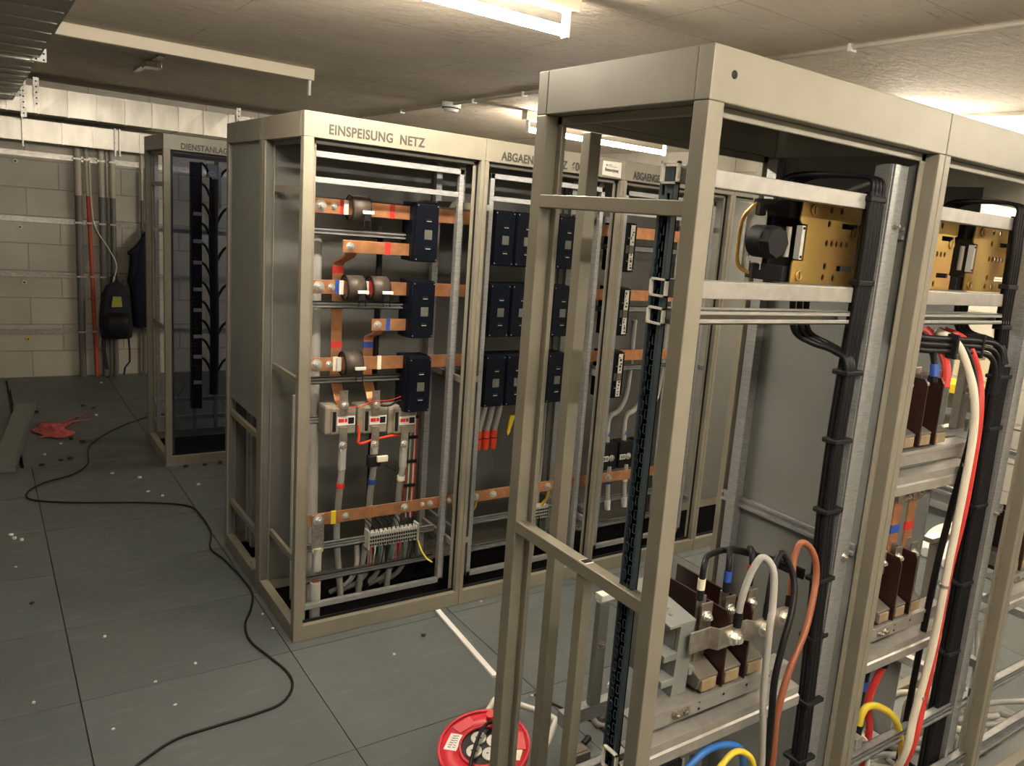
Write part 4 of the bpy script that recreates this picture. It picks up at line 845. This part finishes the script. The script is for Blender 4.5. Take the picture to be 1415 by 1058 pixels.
# loose cables of the first near cabinet
def tcable(label, pts, r, m, tape=None, boot=True, group='loose cables of the first near cabinet', name='cable'):
    t = thing(name, label, 'cable', pts[0], group)
    MB().tube(pts, r, 10, 8).build('sheath', m, t)
    a, b_ = Vector(pts[0]), Vector(pts[1])
    if boot: MB().cyl(a, a+(b_-a)*.55, r*1.2, 12).build('boot', 'black', t)
    if tape: MB().cyl(a+(b_-a)*.5, a+(b_-a)*1.0, r*1.22, 12).build('phase_tape', tape, t)
    return t
tcable('black cable with a cream tag from the left fuse base, arching back to the bundle', [(0.269, -2.048, 1.051), (0.269, -2.048, 1.103), (0.28, -2.04, 1.134), (0.327, -2.008, 1.134), (0.462, -1.946, 1.098), (0.588, -1.914, 1.051), (0.671, -1.925, 1.025), (0.718, -1.998, 1.009)], .0075, 'blackcable', 'whitetape')
tcable('black cable with blue tape from the middle fuse base', [(0.358, -2.045, 1.051), (0.358, -2.045, 1.103), (0.374, -2.029, 1.134), (0.421, -1.987, 1.124), (0.546, -1.925, 1.072), (0.671, -1.93, 1.019), (0.718, -1.998, 0.999)], .0075, 'blackcable', 'blue')
tcable('black cable with red tape from the right fuse base', [(0.439, -2.045, 1.051), (0.439, -2.045, 1.103), (0.452, -2.029, 1.129), (0.494, -1.987, 1.113), (0.588, -1.935, 1.056), (0.682, -1.946, 1.009), (0.718, -1.998, 0.993)], .0075, 'blackcable', 'red')
tcable('pale grey cable looping over the linking bar and down in front of the rails', [(0.346, -2.102, 0.991), (0.35, -2.102, 1.056), (0.371, -2.104, 1.124), (0.392, -2.113, 1.157), (0.41, -2.134, 1.127), (0.405, -2.149, 1.045), (0.398, -2.154, 1.004), (0.41, -2.154, 0.824), (0.442, -2.154, 0.628), (0.428, -2.159, 0.422), (0.41, -2.0, 0.06)], .0085, 'greycable', None)
tcable('black cable looping from the linking bar and down beside the grey one', [(0.435, -2.113, 0.993), (0.447, -2.102, 1.056), (0.481, -2.081, 1.108), (0.517, -2.071, 1.127), (0.532, -2.102, 1.071), (0.499, -2.134, 1.014), (0.456, -2.154, 0.946), (0.429, -2.165, 0.858), (0.439, -2.165, 0.732), (0.452, -2.154, 0.597), (0.428, -2.149, 0.422), (0.42, -2.0, 0.06)], .0085, 'blackcable', None)
tcable('brown cable making the widest loop from the right end of the linking bar', [(0.528, -2.102, 0.999), (0.541, -2.092, 1.045), (0.564, -2.071, 1.108), (0.586, -2.071, 1.143), (0.614, -2.087, 1.119), (0.622, -2.102, 1.056), (0.566, -2.134, 0.952), (0.494, -2.154, 0.863), (0.457, -2.165, 0.758), (0.464, -2.165, 0.621), (0.439, -2.159, 0.422), (0.43, -2.0, 0.06)], .0085, 'browncable', None)
cable('cable', 'blue cable arching under the rails of the first near cabinet', [(.18, -2.05, .50), (.215, -2.09, .62), (.25, -2.1, .668), (.307, -2.1, .688), (.383, -2.1, .672), (.43, -2.1, .63), (.46, -2.08, .50), (.47, -2.02, .06)], .009, 'bluecable', 'arching cables at the bottom of the first near cabinet')
cable('cable', 'yellow cable arching under the blue one in the first near cabinet', [(.245, -2.12, .58), (.281, -2.15, .668), (.337, -2.15, .700), (.391, -2.15, .672), (.417, -2.15, .62), (.43, -2.12, .50), (.44, -2.04, .06)], .0075, 'yellowcable', 'arching cables at the bottom of the first near cabinet')
t = thing('contactor', 'dark small relay block beneath the rails of the first near cabinet', 'relay', (.24, -2.0, .55))
MB().box(.17, .30, -2.03, -1.94, .54, .62).build('block', 'black', t, .004); MB().bolt((.20, -2.03, .60), FN, .01).bolt((.26, -2.03, .60), FN, .01).build('bolt', 'white', t); MB().box(.15, .50, -1.94, -1.91, .53, .56).build('mounting_rail', 'alu', t)
# cables of the second near cabinet
c2 = 'thick cables of the second near cabinet'
t = thing('cable', 'thick white cable sweeping down through the second near cabinet', 'cable', (1.22, -2.1, .3), c2)
MB().tube([(1.143, -2.011, 1.663), (1.177, -2.06, 1.634), (1.216, -2.09, 1.555), (1.207, -2.124, 1.483), (1.226, -2.129, 1.377), (1.207, -2.139, 1.213), (1.19, -2.143, 0.975), (1.184, -2.143, 0.74), (1.15, -2.143, 0.532), (1.129, -2.139, 0.382), (1.2, -2.0, 0.04)], .0115, 14, 8).build('sheath', 'whitecable', t)
for p in ((1.22, -2.131, 1.29), (1.187, -2.143, 0.933), (1.163, -2.143, 0.585)): MB().cyl(Vector(p)+Vector((0, 0, -.004)), Vector(p)+Vector((0, 0, .004)), .0135, 14).build('cable_tie', 'tin', t)
cable('cable', 'thick red cable running beside the white one in the second near cabinet', [(1.202, -2.001, 1.663), (1.246, -2.051, 1.634), (1.295, -2.08, 1.536), (1.279, -2.11, 1.435), (1.273, -2.119, 1.3), (1.261, -2.124, 1.126), (1.238, -2.124, 0.952), (1.232, -2.127, 0.759), (1.206, -2.134, 0.566), (1.16, -2.139, 0.382), (1.228, -2.0, 0.04)], .0115, 'redcable', c2, n=14)
cable('cable', 'black cable between the white and the red one', [(1.172, -2.001, 1.663), (1.211, -2.051, 1.634), (1.256, -2.08, 1.555), (1.239, -2.11, 1.464), (1.245, -2.114, 1.367), (1.231, -2.1, 1.126), (1.221, -2.09, 0.836), (1.3, -2.04, 0.05)], .010, 'blackcable', c2, n=12)
t = thing('cable', 'black blue-taped cable entering the upper fuse holders of the second near cabinet', 'cable', (1.07, -2.07, 1.56), c2)
MB().tube([(1.10, -1.98, 1.655), (1.09, -2.01, 1.64), (1.075, -2.05, 1.61), (1.065, -2.07, 1.575), (1.062, -2.075, 1.53)], .010, 12, 6).build('sheath', 'blackcable', t); MB().cyl((1.063, -2.075, 1.545), (1.066, -2.068, 1.578), .0125, 12).build('phase_tape', 'blue', t)
cable('cable', 'short thick red cable entering the upper fuse holders of the second near cabinet', [(1.20, -1.95, 1.655), (1.19, -1.98, 1.64), (1.165, -2.03, 1.60), (1.148, -2.06, 1.56), (1.14, -2.07, 1.51)], .0115, 'redcable', c2, n=12)
t = thing('cable', 'yellow hook-shaped cable with a black boot, low in the second near cabinet', 'cable', (1.02, -2.06, .45), c2)
MB().tube([(1.018, -2.05, .485), (1.022, -2.05, .515), (1.045, -2.05, .535), (1.085, -2.06, .53), (1.15, -2.075, .487), (1.193, -2.085, .42), (1.205, -2.10, .32), (1.20, -2.08, .20), (1.19, -2.0, .04)], .011, 14, 8).build('sheath', 'yellowcable', t); MB().cyl((1.013, -2.05, .445), (1.0175, -2.05, .485), .0135, 12).build('boot', 'black', t)
t = thing('cable', 'dark blue-taped cable hanging from the lower fuse group of the second near cabinet', 'cable', (1.05, -2.0, .4), c2)
MB().tube([(1.06, -2.03, .70), (1.062, -2.02, .62), (1.072, -2.01, .55), (1.09, -1.99, .40), (1.09, -1.98, .05)], .011, 12, 6).build('sheath', 'blackcable', t); MB().cyl((1.066, -2.016, .60), (1.071, -2.01, .565), .0135, 12).build('phase_tape', 'blue', t)
t = thing('cable', 'red cable with black boot hanging from the lower fuse group of the second near cabinet', 'cable', (1.12, -2.0, .4), c2)
MB().tube([(1.14, -2.03, .70), (1.138, -2.03, .65), (1.125, -2.02, .59), (1.115, -2.01, .50), (1.135, -2.02, .38), (1.14, -2.0, .05)], .0115, 12, 6).build('sheath', 'redcable', t); MB().cyl((1.14, -2.03, .70), (1.136, -2.028, .63), .0135, 12).build('boot', 'black', t)
cable('cable', 'short white cable curving behind the yellow hook', [(1.03, -2.02, .47), (1.06, -2.03, .43), (1.10, -2.05, .35), (1.10, -2.05, .05)], .007, 'white', c2)
t = thing('contactor', 'black terminal block on the bottom rail of the second near cabinet', 'relay', (1.0, -2.02, .40))
MB().box(.90, 1.06, -2.05, -1.96, .36, .41).build('block', 'black', t, .004); MB().box(.87, 1.0, -2.06, -2.0, .41, .45).build('cover', 'palegrey', t, .003); MB().cyl((1.02, -2.03, .41), (1.02, -2.03, .44), .014, 14).cyl((1.045, -2.05, .41), (1.045, -2.05, .43), .012, 14).build('stud', 'zinc', t)
for k in range(9):
    xx = 1.10+k*.05+R.random()*.03; yy = -2.0+R.random()*.25
    cable('floor_cable', ('pale', 'light grey', 'whitish')[k % 3]+' loose cable lying in the bottom of the second near cabinet', [(xx, yy, .06), (xx+.10, yy+.05, .10+R.random()*.08), (xx+.22, yy-.04, .12+R.random()*.06), (xx+.36, yy+.08, .07)], .009+R.random()*.004, 'greycable' if k % 3 else 'whitecable', 'loose cables in the bottom of the second near cabinet')
for k in range(9):
    xx = 1.63+k*.045+R.random()*.03; yy = -2.04+R.random()*.35
    cable('floor_cable', ('pale', 'light grey', 'whitish')[k % 3]+' loose cable lying in the bottom of the third near cabinet', [(xx-.02, yy, .05), (xx+.10, yy+.05, .09+R.random()*.08), (xx+.22, yy-.06, .12+R.random()*.06), (xx+.32, yy+.10, .05)], .010+R.random()*.004, 'greycable' if k % 3 else 'whitecable', 'loose cables in the bottom of the third near cabinet')
cable('cable', 'light blue-grey cable rising in front of the third near cabinet rails', [(1.66, -2.06, .10), (1.70, -2.05, .30), (1.76, -2.02, .48), (1.80, -1.98, .60)], .008, 'greycable')
fuse_group((1.76, 1.835, 1.91), .829, ('left', 'middle', 'right'), 'in the third near cabinet', 'in the third near cabinet')
# devices at the right beyond the second near cabinet
t = thing('rear_bracket', 'dark grey bracket behind the upper fuse holders of the second near cabinet', 'bracket', (1.36, -1.72, 1.2), 'rear brackets of the second near cabinet')
MB().box(1.475, 1.520, -1.95, -1.92, 1.33, 1.555).build('plate', 'basegrey', t, .003); MB().box(1.44, 1.57, -1.955, -1.92, 1.555, 1.572).build('arm', 'tin', t, .002); MB().bolt((1.495, -1.95, 1.46), FN, .010).build('bolt', 'tin', t); MB().box(1.44, 1.58, -1.92, -1.89, 1.30, 1.33).build('rail', 'alu', t)
t = thing('rear_bracket', 'dark grey bracket behind the lower fuse holders of the second near cabinet', 'bracket', (1.5, -1.93, .6), 'rear brackets of the second near cabinet')
MB().box(1.485, 1.530, -1.95, -1.92, .66, .945).build('plate', 'basegrey', t, .003); MB().box(1.44, 1.58, -1.955, -1.92, .945, .962).build('arm', 'tin', t, .002); MB().bolt((1.505, -1.95, .80), FN, .010).build('bolt', 'tin', t); MB().box(1.44, 1.58, -1.92, -1.89, .63, .66).build('rail', 'alu', t)
# ------------------------------------------------------------------ things on the floor
def gcable(name, label, pts, r, m): return cable(name, label, [(x, y, r+.0005) for x, y in pts], r, m)
gcable('floor_cable', 'thin dark extension cable snaking across the floor on the left', FLOORPTS, .005, 'charcoal')
tag(MB().hexa([(.659, -.02, .0008), (.682, -.02, .0008), (.637, -.645, .0008), (.614, -.641, .0008), (.659, -.02, .012), (.682, -.02, .012), (.637, -.645, .012), (.614, -.641, .012)]).build('plastic_strip', 'white'), 'white plastic strip lying on the floor before the middle row', 'strip')
tag(MB().hexa([(1.0, -.95, .0008), (1.09, -.89, .0008), (1.08, -.87, .0008), (.99, -.93, .0008), (1.0, -.95, .02), (1.09, -.89, .02), (1.08, -.87, .02), (.99, -.93, .02)]).build('profile_piece', 'scrap'), 'short pale profile piece on the floor left of the slotted upright', 'profile')
t = thing('tape_roll', 'small pale roll of tape standing on the floor by the slotted upright', 'tape roll', (.82, -1.13, .05))
MB().ring((.80, -1.14, .052), (.835, -1.11, .052), .05, .022, 28).build('roll', 'palegrey', t); MB().ring((.80, -1.14, .052), (.835, -1.11, .052), .024, .020, 28).build('core', 'ctbrown', t)
t = thing('metal_clamp', 'small metal clamp with a knob lying on the floor right of the cable reel', 'clamp', (.62, -1.22, 0))
MB().box(.58, .66, -1.26, -1.20, .001, .035).build('body', 'basegrey', t, .004); MB().box(.59, .65, -1.25, -1.21, .035, .04).build('top_plate', 'tin', t, .002); MB().cyl((.66, -1.21, .03), (.70, -1.19, .03), .012, 12).build('knob', 'black', t)
gcable('floor_cable', 'short dark cable lying on the floor left of the slotted upright', [(.70, -.83), (.74, -.95), (.78, -1.05), (.80, -1.12), (.78, -1.3)], .005, 'black')
t = thing('plank', 'grey metal cover plank lying on the floor at the far left', 'plank', (-.8, 3.7, 0))
a, b_ = Vector((-.665, 4.66, 0)), Vector((-.865, 2.86, 0)); d = (b_-a).normalized(); s = Vector((d.y, -d.x, 0))
if s.x > 0: s = -s
q = lambda p, k, z: tuple(p+s*k+Vector((0, 0, z)))
MB().hexa([q(a, 0, .002), q(a, .13, .002), q(b_, .13, .002), q(b_, 0, .002), q(a, 0, .03), q(a, .13, .03), q(b_, .13, .03), q(b_, 0, .03)]).build('plank_body', 'plank', t, .002)
MB().hexa([q(a, -.004, .001), q(a, 0, .001), q(b_, 0, .001), q(b_, -.004, .001), q(a, -.004, .04), q(a, 0, .04), q(b_, 0, .04), q(b_, -.004, .04)]).build('lip', 'plank', t)
t = thing('crumpled_rag', 'crumpled red cloth with two pale straps on the floor at the far left', 'cloth', (-.55, 3.9, 0))
m = MB(); n = 14
for i in range(n+1):
    for j in range(n+1):
        u, v = i/n, j/n; rr = math.hypot(u-.5, v-.5)
        m.v.append(Vector((-.70+.20*u+.03*math.sin(9*v), 3.62+.42*v+.03*math.sin(7*u), .006+max(0, .06*(1-2*rr))*(.6+.5*math.sin(17*u+6*v)*math.cos(13*v-4*u)))))
for i in range(n):
    for j in range(n): m.f.append([i*(n+1)+j, (i+1)*(n+1)+j, (i+1)*(n+1)+j+1, i*(n+1)+j+1]); m.sm.append(True)
o = m.build('crumpled_cloth', 'cloth', t); sd = o.modifiers.new('thick', 'SOLIDIFY'); sd.thickness = .005; sd.offset = 1
for k in range(2): MB().strip([(-.56, 3.88+k*.07, .02), (-.48, 3.95+k*.10, .03), (-.38, 4.06+k*.16, .012), (-.34, 4.09+k*.2, .008)], .03, .004, (.4, .9, 0)).build('strap', 'scrap' if False else 'cloth', t)
for k in range(4):
    d = k*.085
    cable('cable', 'thick white cable lying on the floor by the right wall', [(3.62+d*.3, -1.0+d, .034), (3.9+d*.3, -.86+d, .034), (4.15+d*.3, -.80+d, .034), (4.42, -.82+d, .034)], .032, 'white', 'white cables on the floor by the right wall')
t = thing('crate', 'grey slatted crate with a yellow rim by the right wall, behind the white cable', 'crate', (4.65, -.25, 0))
for y in (-.46, -.02): MB().box(4.55, 4.80, y, y+.02, .0, .92).build('side', 'bracketgrey', t, .003)
for z in (.06, .2, .34, .48, .62, .76): MB().box(4.545, 4.56, -.46, 0, z, z+.05).build('slat', 'bracketgrey', t, .002)
MB().box(4.53, 4.82, -.48, .02, .92, .99).build('rim', 'yellow', t, .005)
# scraps
def scrap(x, y, m, s_, label, group):
    n = R.randint(5, 7); pts = [(x+s_*(.6+.5*R.random())*math.cos(2*PI*k/n), y+s_*(.6+.5*R.random())*math.sin(2*PI*k/n)) for k in range(n)]
    o = MB().prism(pts, 'z', .0006, s_*(.5+.5*R.random())).build('scrap', m); tag(o, label, 'scrap', group)
for x, y in DARK: scrap(x, y, 'debris', .018 if y > 1.5 else .011, 'small dark rubber scrap lying on the floor panels', 'dark scraps on the floor')
for x, y in LIGHT: scrap(x, y, 'scrap', .012 if y > 1.5 else .007, 'small white plastic scrap lying on the floor panels', 'white scraps on the floor')
# cable reel
rc = Vector((.240, -1.222, .118)); vd = (Vector((-1.0178, -3.2364, 0))-Vector((rc.x, rc.y, 0))).normalized()
nrm = (vd*math.cos(1.33)+Vector((0, 0, math.sin(1.33)))).normalized(); nrm = (Matrix.Rotation(-.22, 3, 'Z') @ nrm).normalized()
sx_ = Vector((0, 0, 1)).cross(nrm).normalized(); sy_ = nrm.cross(sx_)
RM = Matrix(((sx_.x, sy_.x, nrm.x, rc.x), (sx_.y, sy_.y, nrm.y, rc.y), (sx_.z, sy_.z, nrm.z, rc.z), (0, 0, 0, 1)))
t = thing('cable_reel', 'red cable reel with sockets standing on the floor between the rows', 'cable reel', (rc.x, rc.y, 0))
RB = lambda mb, nm, m, par=None, bev=0: mb.xf(RM).build(nm, m, par or t, bev)
RB(MB().ring((0, 0, .06), (0, 0, .072), .146, .075, 44).ring((0, 0, .058), (0, 0, .078), .149, .141, 44), 'front_flange', 'reelred')
RB(MB().ring((0, 0, -.07), (0, 0, -.06), .146, .05, 44), 'rear_flange', 'reelred')
RB(MB().cyl((0, 0, -.06), (0, 0, .06), .085, 30), 'drum', 'red')
RB(MB().ring((0, 0, -.05), (0, 0, .05), .115, .086, 36), 'wound_cable', 'blackcable')
RB(MB().ring((0, 0, .066), (0, 0, .079), .082, .074, 36), 'hub_ring', 'reelred')
hub = RB(MB().cyl((0, 0, .055), (0, 0, .071), .075, 36), 'socket_plate', 'charcoal')
for k in range(4):
    a = PI/4+k*PI/2; cx, cy = .037*math.cos(a), .037*math.sin(a)
    so = RB(MB().cyl((cx, cy, .071), (cx, cy, .0775), .025, 20), 'socket', 'palegrey', hub)
    m = MB()
    for dx in (-.008, .008): m.cyl((cx+dx, cy, .0775), (cx+dx, cy, .0782), .003, 8)
    RB(m, 'socket_hole', 'black', hub)
RB(MB().hexa([(-.125, -.035, .0722), (-.083, -.035, .0722), (-.079, .03, .0722), (-.12, .03, .0722), (-.125, -.035, .0732), (-.083, -.035, .0732), (-.079, .03, .0732), (-.12, .03, .0732)]), 'rating_label', 'white')
m = MB()
for k in range(6): m.box(-.115+.001*k, -.104+.001*k, -.026+k*.009, -.0225+k*.009, .0732, .0736).box(-.10, -.09, -.024+k*.009, -.0215+k*.009, .0732, .0736)
RB(m, 'label_print', 'basegrey')
RB(MB().hexa([(.10, -.03, .0722), (.125, -.03, .0722), (.125, .02, .0722), (.105, .02, .0722), (.10, -.03, .0732), (.125, -.03, .0732), (.125, .02, .0732), (.105, .02, .0732)]), 'warning_label', 'whitetape')
RB(MB().cyl((-.01, .112, .07), (-.01, .112, .095), .014, 18), 'crank_knob', 'red')
RB(MB().cyl((-.01, -.112, .07), (-.01, -.112, .085), .012, 18), 'lock_knob', 'red')
RB(MB().tube([(.03, .07, .08), (.0, .08, .095), (-.02, .03, .10), (-.02, -.06, .10), (-.015, -.12, .095), (-.02, -.15, .06)], .006, 10, 5), 'plug_lead', 'blackcable')
for k in (0, 1, 2): RB(MB().prism([(-.03, .092), (.03, .092), (.036, .132), (-.036, .132)], 'z', .072, .0745).xf(Matrix.Rotation(k*2*PI/3+.9, 4, 'Z')), 'flange_rib', 'reelred', None, .002)
hb_ = .155/max(.3, sy_.z)
RB(MB().tube([(-.09, -.05, -.045), (-.09, .10, -.03), (-.09, .225, -.01), (-.065, .26, 0), (.125, .26, 0), (.15, .225, -.01), (.15, .10, -.03), (.15, -.05, -.045)], .011, 12, 5).xf(Matrix.Rotation(-.20, 4, 'Z')), 'handle_frame', 'palegrey')
RB(MB().tube([(-.15, -.10, -.055), (-.16, -.13, -.05), (-.13, -.175, -.045), (.13, -.175, -.045), (.16, -.13, -.05), (.15, -.10, -.055)], .011, 12, 5), 'foot_frame', 'red')
# ------------------------------------------------------------------ view
w = bpy.data.worlds.new('world'); S.world = w; w.use_nodes = True
w.node_tree.nodes['Background'].inputs['Color'].default_value = (0.5, 0.5, 0.5, 1); w.node_tree.nodes['Background'].inputs['Strength'].default_value = 0.05
S.view_settings.view_transform = 'Standard'; S.view_settings.look = 'None'; S.view_settings.gamma = 1; S.view_settings.use_curve_mapping = False
S.view_settings.exposure = EXPO
